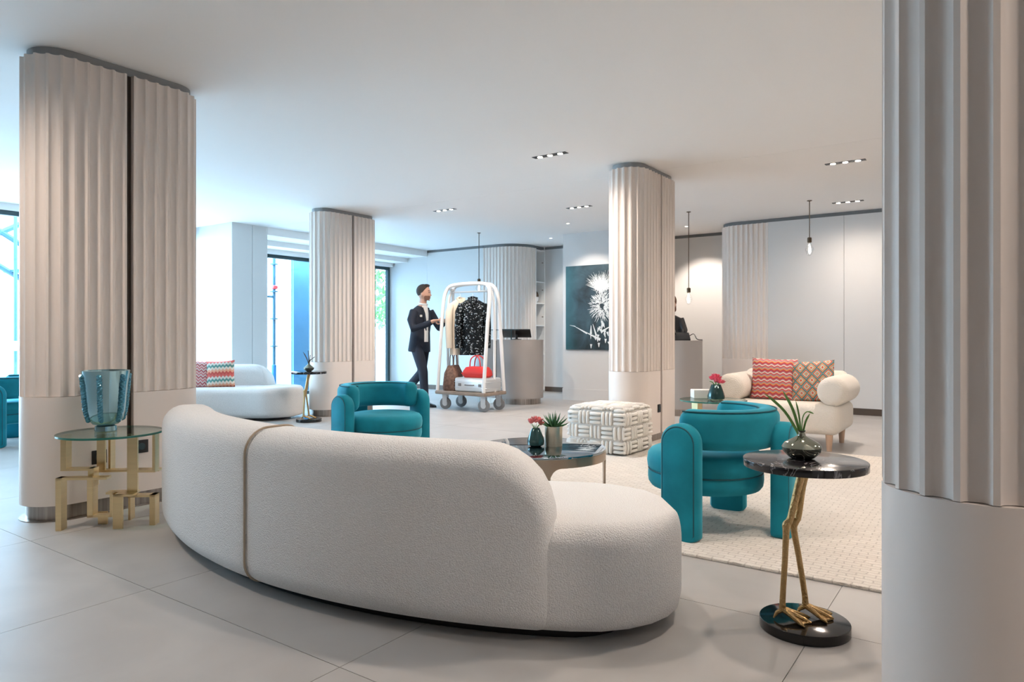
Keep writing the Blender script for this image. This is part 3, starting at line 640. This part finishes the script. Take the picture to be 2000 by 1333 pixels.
obj('foot', lathe(B(), [(.052, 0), (.058, .004), (.056, .03), (.04, .036)], 40), 'mercury', v)
vp = [(.04, .034), (.066, .042), (.088, .07), (.099, .12), (.105, .19), (.111, .26), (.123, .345), (.119, .347), (.106, .26), (.100, .19), (.094, .12), (.082, .075), (.05, .05)]
obj('vessel', lathe(B(), vp, 48), 'mercury', v)
for k in range(6):
    a0 = k*PI/3 + .35; b = B()
    for ph in (0, PI):
        pts = []
        for i in range(49):
            t = i/48; z = .06 + t*.26; rr_ = .087 + .022*t + .012*math.sin(min(1, t*3)*PI/2); tw = t*9*2*PI + ph
            pts.append(((rr_+.006*math.cos(tw))*math.cos(a0+.06*math.sin(tw)), (rr_+.006*math.cos(tw))*math.sin(a0+.06*math.sin(tw)), z))
        tube(b, pts, .009, 6)
    obj('twisted_rib', b, 'rib', v)

# ------------------------------------------------------------------ knitted pouf
pf = thing('knitted_pouf', 'square ivory knitted pouf with basket weave ropes beside the middle column', 'pouf', (-2.96, 5.80, .016)); L_ = .30; HP = .40
b = rbox(B(), .575, .575, HP-.01, (0, 0, HP/2), .07, 5); obj('cushion', b, 'wool_base', pf)
rope = B(); tube(rope, [(-.056, 0, 0), (-.048, 0, .006), (0, 0, .009), (.048, 0, .006), (.056, 0, 0)], [.006, .0135, .0145, .0135, .006], 7)
rope_me = None
def put_rope(mt):
    global rope_me
    if rope_me is None: o = obj('rope', rope, 'wool', pf, smooth=180); rope_me = o.data
    else: o = obj('rope', rope_me, 'wool', pf)
    o.matrix_local = mt
for face in range(4):
    Rf = Matrix.Rotation(face*PI/2, 4, 'Z')
    for i in range(5):
        for j in range(3):
            for k in (-1, 0, 1):
                cx, cz = (i-2)*.116, .067 + j*.125; hor = (i+j+face) % 2 == 0
                edge = max(0, abs(cx + (0 if hor else k*.038)) - .2)
                put_rope(Rf @ Matrix.Translation((cx + (0 if hor else k*.038), -.288 + edge*.25, cz + (k*.038 if hor else 0))) @ (Matrix.Identity(4) if hor else Matrix.Rotation(PI/2, 4, 'Y')) @ Matrix.Rotation(PI/2, 4, 'X'))
for i in range(5):
    for j in range(5):
        for k in (-1, 0, 1):
            hor = (i+j) % 2 == 0; x, y = (i-2)*.112 + (0 if hor else k*.037), (j-2)*.112 + (k*.037 if hor else 0)
            z = HP - .008 + .028*(1-(x/.3)**2)*(1-(y/.3)**2) - .02*max(0, max(abs(x), abs(y))-.2)/.1
            put_rope(Matrix.Translation((x, y, z)) @ (Matrix.Identity(4) if hor else Matrix.Rotation(PI/2, 4, 'Z')))
obj('crown', rbox(B(), .50, .50, .05, (0, 0, HP), .024, 4), 'wool_base', pf)

# ------------------------------------------------------------------ cream armchair and cushions
ac = thing('cream_armchair', 'cream wool armchair with fat roll arms and beech legs', 'armchair', (-1.73, 7.26, 0))
obj('seat', rbox(B(), 1.08, .80, .28, (0, 0, .29), .075, 6), 'cream', ac)
for s in (-1, 1):
    b = B(); pts = end_samples(.74, .07, .07, 10); tube(b, [(s*.472, -.39+t, .555) for t in pts], [.137 - inset(t, .07) - inset(.74-t, .07) for t in pts], 24); obj('arm_roll', b, 'cream', ac)
b = B(); pts = end_samples(.98, .05, .05, 10); tube(b, [(-.49+t, .30, .57) for t in pts], [.15 - inset(t, .05) - inset(.98-t, .05) for t in pts], 24); obj('back_roll', b, 'cream', ac)
for x in (-.44, .44):
    for y in (-.32, .30): obj('leg', lathe(B(), [(.022, 0), (.034, .16)], 16, (x, y, 0)), 'wood', ac)
def cushion(m, label, loc, rot, w, h, th):
    b = B(); n = 14; G = {}
    for sd in (1, -1):
        for i in range(n+1):
            for j in range(n+1):
                u, v_ = 2*i/n-1, 2*j/n-1; k = max(0, (1-u**4)*(1-v_**4))**.55
                px_ = u*(w/2)*(1-.06*(1-v_*v_)*(abs(u) > .01)); pz = v_*(h/2)*(1-.06*(1-u*u))
                G[sd, i, j] = b.verts.new((px_, sd*th/2*k, pz))
        for i in range(n):
            for j in range(n): b.faces.new([G[sd, a, c] for a, c in ((i, j), (i+1, j), (i+1, j+1), (i, j+1))])
    o = obj('cushion', b, m, None, loc, rot, smooth=180); return tag(o, label, 'cushion', 'patterned scatter cushions')
cushion('waves', 'red wavy striped cushion leaning on the cream armchair', (-1.865, 7.235, .625), (-.22, .02, .06), .44, .44, .15)
cushion('ikat', 'green and red diamond patterned cushion on the cream armchair', (-1.505, 7.27, .62), (-.25, -.06, .18), .42, .42, .14)
cushion('chevron', 'orange and green zigzag cushion on the white sofa, right of the two', (-8.13, 5.10, .575), (-.22, -.05, math.radians(48)), .35, .35, .13)
cushion('chevron2', 'pink zigzag cushion on the white sofa beside the column edge', (-8.33, 4.90, .575), (-.22, .08, math.radians(58)), .36, .36, .13)

# ------------------------------------------------------------------ reception desks
def desk(x, y, hl, label, flip):
    d = thing('reception_desk', label, 'desk', (x, y, 0), 0, 'rounded reception desks'); R = .35
    def pts(r, x0=None, x1=None):
        P = [(-hl - r*math.sin(PI*i/16), -r*math.cos(PI*i/16)) for i in range(17)] + [(hl + r*math.sin(PI*i/16), r*math.cos(PI*i/16)) for i in range(17)]
        return P
    obj('plinth', prism(B(), pts(R-.04), 0, .09), 'steel', d, smooth=30)
    obj('core', prism(B(), pts(R-.012), .09, .985), 'black', d, smooth=30)
    k = 20
    for s in (-1, 1):   # two curved cladding halves with a dark joint between them
        def path(p, s=s):
            f = hl - .012
            if p < f: return s*(.012+p), -R, 0, -1
            if p < f + PI*R: t = (p-f)/R; return s*(hl + R*math.sin(t)), -R*math.cos(t), s*math.sin(t), -math.cos(t)
            return s*(hl-(p-f-PI*R)), R, 0, 1
        L = 2*(hl-.012) + PI*R; obj('curved_panel', sheet(B(), path, [(L*i/48, 0) for i in range(49)], .09, .985, .02), 'desk', d, smooth=30)
    obj('counter_top', prism(B(), pts(R+.002), .985, 1.0), 'desk', d, smooth=30)
    return d
desk(-6.42, 9.05, .235, 'rounded taupe reception desk behind the luggage trolley', 1)
desk(-3.86, 9.05, .24, 'rounded taupe reception desk behind the middle column', 1)
mo = thing('monitor', 'black flat monitor tilted back on the left reception desk', 'monitor', (-6.32, 9.12, 1.0), .45)
obj('screen', rbox(B(), .46, .02, .20, (0, 0, .10), .006, 2, Matrix.Rotation(.9, 4, 'X')), 'black', mo); obj('stand', lathe(B(), [(.08, 0), (.08, .008), (.02, .014), (.02, .08)], 20), 'black', mo)
gs = thing('glass_screen', 'thin framed glass guard standing on the left reception desk', 'screen', (-6.42, 8.86, 1.0), .12)
obj('pane', box(B(), -.42, .24, -.003, .003, .02, .15), 'bulb_glass', gs, smooth=0)
obj('top_rail', box(B(), -.45, .30, -.006, .006, .15, .16), 'frame_dark', gs, smooth=0)
for x in (-.40, .16): obj('post', box(B(), x, x+.012, -.008, .008, 0, .155), 'frame_dark', gs, smooth=0)
ph = thing('desk_phone', 'black desk telephone and cables on the right reception desk', 'telephone', (-3.53, 9.02, 1.0), .5)
obj('body', rbox(B(), .22, .2, .05, (0, 0, .045), .012, 2, Matrix.Rotation(.5, 4, 'X')), 'black', ph); obj('handset', tube(B(), spline([(-.1, -.06, .09), (-.1, 0, .13), (-.1, .08, .14)], 5), .022, 8), 'black', ph)
obj('cable', tube(B(), spline([(.08, .06, .03), (.16, .02, .09), (.2, -.04, .02), (.27, -.06, .008)], 6), .006, 6), 'black', ph)

# ------------------------------------------------------------------ thistle picture
pt = thing('thistle_picture', 'dark canvas print of a white thistle hanging on the pier', 'picture', (-5.40, 9.93, 1.52))
obj('canvas', box(B(), -.47, .47, -.03, 0, -.685, .685), None or 'white', pt, smooth=0); pt.children[0].data.materials[0] = paint_print_mat()
def strokes(name, items):
    b = B()
    for (x, z, a, l, w) in items:
        dx, dz = math.cos(a), math.sin(a); P = [(x-dz*w, z+dx*w), (x+dz*w, z-dx*w), (x+dx*l+dz*w*.2, z+dz*l-dx*w*.2), (x+dx*l-dz*w*.2, z+dz*l+dx*w*.2)]
        y = -.0312 - random.random()*.0012
        A = [b.verts.new((p[0], y, p[1])) for p in P]; C = [b.verts.new((p[0], -.03, p[1])) for p in P]; b.faces.new(A)
        for i in range(4): b.faces.new((A[i], A[(i+1) % 4], C[(i+1) % 4], C[i]))
    return obj(name, b, 'thistle', pt, smooth=0)
q = random.Random(11)
strokes('thistle_crown', [(.18+q.gauss(0, .05), .30+q.gauss(0, .03), PI/2 + q.uniform(-1.35, 1.25), q.uniform(.12, .28), .0035) for k in range(260)])
strokes('thistle_head', [(.20 + .21*math.cos(t)*d, .02 + .24*math.sin(t)*d, t + q.uniform(-.3, .3), q.uniform(.03, .09), .005) for t, d in [(q.uniform(0, 2*PI), q.uniform(.15, .9)) for k in range(330)]])
strokes('thistle_stem', [(.20 + .012*k*math.sin(k), -.22-.022*k, -PI/2 + q.uniform(-.4, .4), .07, .02) for k in range(18)] + [(.17, -.52, 2.72, .28, .022), (-.07, -.42, 2.68, .26, .014), (-.29, -.305, 2.95, .11, .007), (.0, -.43, 1.55, .14, .02), (.1, -.46, 1.9, .2, .016), (.18, -.4, .5, .2, .02), (.0, -.44, -1.6, .07, .01)])

# ------------------------------------------------------------------ luggage trolley
tl = thing('luggage_trolley', 'white birdcage luggage trolley with a wooden platform pushed by the man', 'luggage trolley', (-6.26, 7.865, 0))
obj('platform', rbox(B(), .90, .54, .05, (0, 0, .245), .015, 2), 'platform', tl)
for s in (-1, 1):
    P = [(-.42, s*.24, .27), (-.42, s*.21, .6), (-.42, s*.15, 1.2), (-.42, s*.10, 1.60), (-.37, s*.065, 1.76), (-.25, s*.05, 1.805), (0, s*.045, 1.815), (.25, s*.05, 1.805), (.37, s*.065, 1.76), (.42, s*.10, 1.60), (.42, s*.15, 1.2), (.42, s*.21, .6), (.42, s*.24, .27)]
    obj('hoop', tube(B(), spline(P, 4), .026, 12), 'powder', tl)
    obj('post', tube(B(), spline([(s*.43, 0, .27), (s*.43, 0, 1.2), (s*.405, 0, 1.6), (s*.34, 0, 1.755)], 4), .02, 10), 'powder', tl)
obj('hanging_rail', tube(B(), [(-.34, 0, 1.70), (.34, 0, 1.70)], .012, 8), 'alu', tl)
for x in (-.34, .34): obj('rail_bracket', tube(B(), [(x, -.06, 1.75), (x, 0, 1.70), (x, .06, 1.75)], .01, 6), 'alu', tl)
for x in (-.35, .35):
    for y in (-.18, .18):
        w = obj('caster', tube(B(), [(0, -.02, 0), (0, -.014, 0), (0, .014, 0), (0, .02, 0)], [.07, .085, .085, .07], 24), 'rubber', tl, (x+.03, y, .086), (0, 0, .25))
        obj('hub', tube(B(), [(0, -.024, 0), (0, .024, 0)], .04, 16), 'alu', w)
        f = B(); box(f, -.035, .035, -.034, -.028, -.01, .12); box(f, -.035, .035, .028, .034, -.01, .12); box(f, -.04, .02, -.034, .034, .115, .135); obj('fork', f, 'alu', w, smooth=0)
def garment(name, label, loc, rz, m, L, w, cat):
    g = thing(name, label, cat, loc, rz)
    b = B(); rings = []
    for z, hw, hd in ((0, .05, .035), (-.03, .10, .045), (-.07, w*.9, .055), (-.13, w, .07), (-.3, w*.86, .075), (-.5, w*.84, .075), (-L*.8, w*.95, .08), (-L, w*1.0, .085)):
        rings.append([(hw*math.cos(2*PI*k/20), hd*math.sin(2*PI*k/20)*(1+.12*math.sin(5*k+z*9)), z) for k in range(20)])
    loft(b, rings); obj('body', b, m, g, smooth=60)
    for s in (-1, 1):
        b = B(); limb(b, [((s*w*.82, 0, -.09), .05, .05), ((s*w*1.05, -.01, -.2), .062, .055), ((s*w*1.12, -.02, -.42), .058, .052), ((s*w*1.1, -.04, -L*.88), .052, .05)], 12); obj('sleeve', b, m, g, smooth=60)
    obj('collar', tube(B(), [(-.06, -.02, .0), (-.03, -.055, -.05), (0, -.07, -.12), (.03, -.055, -.05), (.06, -.02, .0), (0, .04, .02)], .016, 8, True), m, g)
    obj('hanger_hook', tube(B(), spline([(0, 0, -.02), (0, 0, .05), (.0, .025, .08), (0, .0, .105), (0, -.02, .09)], 4), .004, 6), 'alu', g)
    return g
garment('cream_coat', 'cream wool coat hanging at the left of the trolley rail', (-6.45, 7.865, 1.605), math.radians(62), 'coat_cream', .82, .17, 'coat')
garment('sequin_jacket', 'black sequined jacket hanging in the middle of the trolley rail', (-6.22, 7.865, 1.605), math.radians(40), 'sequin', .82, .19, 'jacket')
su = thing('suitcase', 'silver hard suitcase lying on the trolley platform under the red bag', 'suitcase', (-6.09, 7.82, .27), 0)
obj('shell', rbox(B(), .56, .38, .20, (0, 0, .10), .03, 4), 'alu', su)
for z in (.06, .14): obj('ridge', rbox(B(), .566, .386, .008, (0, 0, z), .003, 1), 'alu', su)
obj('handle', tube(B(), spline([(-.07, -.19, .10), (-.06, -.215, .10), (.06, -.215, .10), (.07, -.19, .10)], 4), .009, 8), 'rubber', su)
for x in (-.18, .18): obj('latch', rbox(B(), .05, .012, .04, (x, -.192, .10), .003, 1), 'rubber', su)
rb = thing('red_bag', 'red leather handbag lying on the silver suitcase', 'bag', (-6.10, 7.82, .47), .1)
b = B(); loft(b, [[(x*k, y*k, z) for x, y in [(a*.2, c*.12) for a, c in rrect(-1, 1, -1, 1, .5, .5, 4)]] for k, z in ((.9, 0), (1.05, .03), (1.0, .09), (.8, .145), (.55, .155))]); obj('body', b, 'red', rb)
for y in (-.06, .06): obj('handle', tube(B(), spline([(-.09, y, .14), (-.07, y, .26), (0, y*.6, .31), (.07, y, .26), (.09, y, .14)], 5), .009, 8), 'red', rb)
obj('strap', box(B(), -.19, .19, -.128, -.122, .05, .068), 'red', rb, smooth=0)
tb = thing('tote_bag', 'brown checked tote bag leaning at the left of the trolley platform', 'bag', (-6.545, 7.82, .27), .35)
b = B(); loft(b, [[(x*kx, y*ky, z) for x, y in rrect(-1, 1, -1, 1, .4, .4, 4)] for kx, ky, z in ((.11, .16, 0), (.12, .18, .05), (.10, .17, .25), (.04, .16, .36))]); obj('body', b, 'check', tb)
for x in (-.03, .03): obj('handle', tube(B(), spline([(x, -.07, .34), (x, -.06, .48), (x, 0, .53), (x, .06, .48), (x, .07, .34)], 5), .008, 8), 'check', tb)

# ------------------------------------------------------------------ people
def hand(bm, wrist, dirv, palm_n, curl):
    d = Vector(dirv).normalized(); n = Vector(palm_n); n = (n - d*n.dot(d)).normalized(); s = d.cross(n); w = Vector(wrist)
    limb(bm, [(w - d*.02, .026, .022), (w + d*.03, .036, .018), (w + d*.085, .042, .015)], 10)
    for k, (o, l) in enumerate(((-.031, .066), (-.010, .076), (.011, .072), (.031, .056))):
        p = w + d*.08 + s*o; pts = [p]; a = .15
        for seg in (.45, .32, .23): a += curl; pts.append(pts[-1] + (d*math.cos(a) + n*math.sin(a))*l*seg*1.15)
        tube(bm, pts, [.0105, .0098, .009, .0075], 7)
    p = w + d*.025 - s*.03; tube(bm, [p, p - s*.025 + d*.03 + n*.01, p - s*.018 + d*.055 + n*.032, p + d*.065 + n*.05], [.014, .0125, .011, .008], 7)
def head(bm, c, yaw, k=1.0):
    """skull, jaw, nose, ears; the face looks along +x turned by yaw"""
    R = Matrix.Translation(c) @ Matrix.Rotation(yaw, 4, 'Z')
    t = B(); ball(t, (0, 0, .02), .1, (1.0, .80, 1.12), 20); limb(t, [((.02, 0, .02), .068, .075), ((.03, 0, -.05), .056, .066), ((.045, 0, -.098), .034, .036)], 14)
    tube(t, [(.088, 0, .018), (.103, 0, -.012), (.113, 0, -.03), (.095, 0, -.038)], [.009, .011, .014, .010], 8)
    for s in (-1, 1): ball(t, (-.005, s*.081, -.012), .024, (.8, .35, 1.25), 10); ball(t, (.088, s*.031, .03), .016, (.6, 1.3, .6), 8)
    ball(t, (.09, 0, -.062), .016, (.6, 1.4, .5), 8); ball(t, (.083, 0, -.098), .018, (.8, 1, .8), 8)
    return merge(bm, t, R)
def face_bits(p, c, yaw, hair, beard):
    R = Matrix.Translation(c) @ Matrix.Rotation(yaw, 4, 'Z')
    for s in (-1, 1):
        o = obj('eye', ball(B(), (0, 0, 0), .0095, seg=10), 'black', p); o.matrix_local = R @ Matrix.Translation((.0905, s*.031, .016))
        o = obj('eyebrow', tube(B(), [(.094, s*.016, .037), (.094, s*.034, .041), (.082, s*.05, .036)], .0045, 6), hair, p); o.matrix_local = R
    o = obj('mouth', tube(B(), [(.089, -.02, -.064), (.0985, 0, -.063), (.089, .02, -.064)], .004, 6), 'coral', p); o.matrix_local = R
man = thing('person', 'man in a navy suit and white shirt walking and pushing the luggage trolley', 'person', (-7.20, 7.83, 0))
HC = (.075, -.01, 1.70); HY = .42
# local +x = walking direction; -y = the side towards the viewer
b = B(); head(b, HC, HY)
limb(b, [((.06, -.005, 1.64), .052, .056), ((.045, 0, 1.55), .055, .058), ((.03, 0, 1.47), .10, .07), ((.01, 0, 1.40), .175, .095), ((.0, 0, 1.22), .155, .10), ((-.01, 0, 1.05), .14, .095), ((-.01, 0, .93), .155, .105)], 18)
RW, LW = (.405, -.145, 1.285), (.435, .085, 1.30)
limb(b, [((.02, -.17, 1.43), .05, .055), ((.03, -.235, 1.30), .046, .048), ((.10, -.265, 1.17), .04, .042), ((.25, -.20, 1.22), .035, .036), (RW, .026, .026)], 12)
limb(b, [((.03, .17, 1.43), .05, .055), ((.08, .23, 1.30), .046, .048), ((.17, .23, 1.19), .04, .042), ((.31, .15, 1.25), .035, .036), (LW, .026, .026)], 12)
hand(b, RW, (.9, .3, .1), (.2, .8, -.1), .55); hand(b, LW, (.95, .1, .1), (.2, -.8, -.1), .55)
for s, hip, knee, ank in ((-1, (-.01, -.085, .92), (.13, -.085, .52), (.17, -.08, .10)), (1, (-.02, .085, .92), (-.06, .085, .50), (-.40, .085, .20))):
    hv, kv, av = Vector(hip), Vector(knee), Vector(ank)
    limb(b, [(hv, .085, .09), (hv.lerp(kv, .4), .075, .08), (kv, .052, .056), (kv.lerp(av, .35), .048, .054), (av, .034, .038), (av + Vector((.06, 0, -.06)), .034, .03)], 12)
remesh('body', b, 'skin', man, .0075, 3)
b = B()   # jacket
limb(b, [((.035, 0, 1.515), .085, .066), ((.025, 0, 1.47), .15, .088), ((.01, 0, 1.42), .205, .108), ((.005, 0, 1.30), .20, .122), ((-.005, 0, 1.12), .172, .122), ((-.015, 0, .98), .185, .132), ((-.03, 0, .82), .20, .145)], 22)
limb(b, [((.02, -.165, 1.44), .062, .07), ((.03, -.24, 1.30), .062, .064), ((.10, -.272, 1.165), .055, .057), ((.25, -.205, 1.215), .048, .049), ((.365, -.158, 1.265), .043, .043)], 14)
limb(b, [((.03, .165, 1.44), .062, .07), ((.08, .235, 1.30), .062, .064), ((.17, .235, 1.185), .055, .057), ((.31, .155, 1.245), .048, .049), ((.39, .11, 1.285), .043, .043)], 14)
jk = remesh('jacket', b, 'navy', man, .011, 5)
for sy in (-1, 1): obj('lapel', loft(B(), [[(x, y*sy, z), (x+.014, y*sy*.9, z), (x+.012, (y-w)*sy, z), (x-.004, (y-w)*sy, z)] for x, y, z, w in ((.09, .085, 1.49, .03), (.118, .09, 1.40, .05), (.128, .07, 1.28, .045), (.126, .03, 1.14, .012))]), 'navy', jk)
obj('shirt', loft(B(), [[(x, -w, z), (x+.03, -w*.5, z), (x+.034, 0, z), (x+.03, w*.5, z), (x, w, z), (x-.08, 0, z)] for x, w, z in ((.082, .045, 1.545), (.085, .06, 1.50), (.098, .068, 1.40), (.105, .06, 1.25), (.102, .05, 1.10), (.098, .055, .97))]), 'shirt', man)
obj('collar', tube(B(), [(.045+.062*math.cos(a), .06*math.sin(a), 1.545+.012*math.cos(a+PI)) for a in [2*PI*i/16 for i in range(16)]], .016, 8, True), 'shirt', man)
obj('pocket_square', rbox(B(), .012, .05, .035, (.113, -.115, 1.36), .004, 1), 'shirt', man)
b = B()   # trousers
limb(b, [((-.01, 0, 1.02), .155, .108), ((-.012, 0, .92), .168, .12), ((-.01, 0, .84), .15, .112)], 18)
for hip, knee, ank in (((-.005, -.085, .90), (.13, -.085, .52), (.16, -.08, .095)), ((-.02, .085, .90), (-.06, .085, .50), (-.385, .085, .215))):
    hv, kv, av = Vector(hip), Vector(knee), Vector(ank); limb(b, [(hv, .09, .105), (hv.lerp(kv, .45), .084, .09), (kv, .068, .073), (kv.lerp(av, .5), .06, .066), (av, .056, .06)], 14)
remesh('trousers', b, 'navy', man, .011, 5)
def shoe(parent, loc, pitch):
    b = B(); loft(b, [[(x, y*w, z*h+.0) for y, z in rrect(-1, 1, 0, 1, .6, .15, 4)] for x, w, h in ((-.075, .028, .05), (-.065, .036, .075), (-.02, .038, .085), (.05, .040, .07), (.12, .046, .05), (.17, .042, .04), (.195, .026, .028))])
    obj('shoe', b, 'shoe', parent, loc, (0, pitch, 0))
shoe(man, (.17, -.08, 0), 0); shoe(man, (-.42, .085, .12), .85)
hb = B(); ball(hb, (-.010, 0, .04), .106, (1.02, .84, 1.0), 20); ball(hb, (.04, .0, .115), .05, (1.1, 1.15, .62), 14); bmesh.ops.bisect_plane(hb, geom=hb.verts[:]+hb.edges[:]+hb.faces[:], plane_co=(-.015, 0, -.01), plane_no=(.80, 0, -.60), clear_outer=True)
bmesh.ops.holes_fill(hb, edges=[e for e in hb.edges if e.is_boundary]); o = obj('hair', hb, 'hair', man); o.matrix_local = Matrix.Translation(HC) @ Matrix.Rotation(HY, 4, 'Z')
bb = B(); loft(bb, [[(.034+.068*math.cos(a)*k, .063*math.sin(a)*k, z) for a in [-1.75+3.5*i/12 for i in range(13)]] + [(.034+.05*math.cos(a)*k, .045*math.sin(a)*k, z) for a in [1.75-3.5*i/12 for i in range(13)]] for z, k in ((-.035, .98), (-.07, .96), (-.10, .72))])
o = obj('beard', bb, 'stubble', man); o.matrix_local = Matrix.Translation(HC) @ Matrix.Rotation(HY, 4, 'Z')
face_bits(man, HC, HY, 'hair', True)
# clerk behind the right desk, mostly hidden by the middle column
ck = thing('person', 'clerk in black with auburn hair behind the right reception desk, mostly hidden', 'person', (-3.97, 9.70, 0), math.radians(-75))
CH = (.03, 0, 1.53)
b = B(); head(b, CH, 0, .95)
limb(b, [((.02, 0, 1.46), .045, .05), ((.01, 0, 1.38), .05, .05), ((.0, 0, 1.32), .14, .07), ((-.01, 0, 1.15), .13, .09), ((-.01, 0, .95), .15, .10), ((-.01, 0, .86), .15, .10)], 16)
for s in (-1, 1):
    limb(b, [((0, s*.15, 1.31), .045, .045), ((.02, s*.20, 1.14), .04, .04), ((.10, s*.19, 1.03), .034, .034), ((.24, s*.12, 1.045), .025, .025)], 10); hand(b, (.25, s*.115, 1.045), (.9, -s*.2, -.05), (.1, 0, -1), .2)
    limb(b, [((-.01, s*.08, .9), .08, .085), ((0, s*.08, .5), .052, .056), ((-.01, s*.08, .1), .035, .04), ((.05, s*.08, .035), .035, .032)], 10)
remesh('body', b, 'skin', ck, .009, 3)
b = B(); limb(b, [((.01, 0, 1.365), .075, .06), ((0, 0, 1.32), .165, .085), ((-.01, 0, 1.15), .15, .108), ((-.01, 0, .95), .17, .12), ((-.01, 0, .84), .175, .125)], 18)
for s in (-1, 1): limb(b, [((0, s*.145, 1.315), .056, .056), ((.02, s*.205, 1.14), .052, .052), ((.10, s*.195, 1.03), .046, .046), ((.22, s*.13, 1.045), .036, .036)], 12)
remesh('jacket', b, 'black', ck, .012, 5)
b = B()
for s in (-1, 1): limb(b, [((-.01, s*.08, .92), .09, .10), ((0, s*.08, .5), .066, .07), ((-.01, s*.08, .09), .055, .058)], 12)
remesh('trousers', b, 'black', ck, .012, 4)
for s in (-1, 1): shoe(ck, (0, s*.08, 0), 0)
hb = B(); ball(hb, (-.015, 0, .04), .11, (1, .88, 1.05), 18); limb(hb, [((-.06, 0, .05), .08, .05), ((-.075, 0, -.1), .085, .045), ((-.07, 0, -.24), .06, .03)], 14)
bmesh.ops.bisect_plane(hb, geom=hb.verts[:]+hb.edges[:]+hb.faces[:], plane_co=(.03, 0, .03), plane_no=(.75, 0, -.7), clear_outer=True); bmesh.ops.holes_fill(hb, edges=[e for e in hb.edges if e.is_boundary])
obj('hair', hb, 'auburn', ck, CH); face_bits(ck, CH, 0, 'auburn', False)
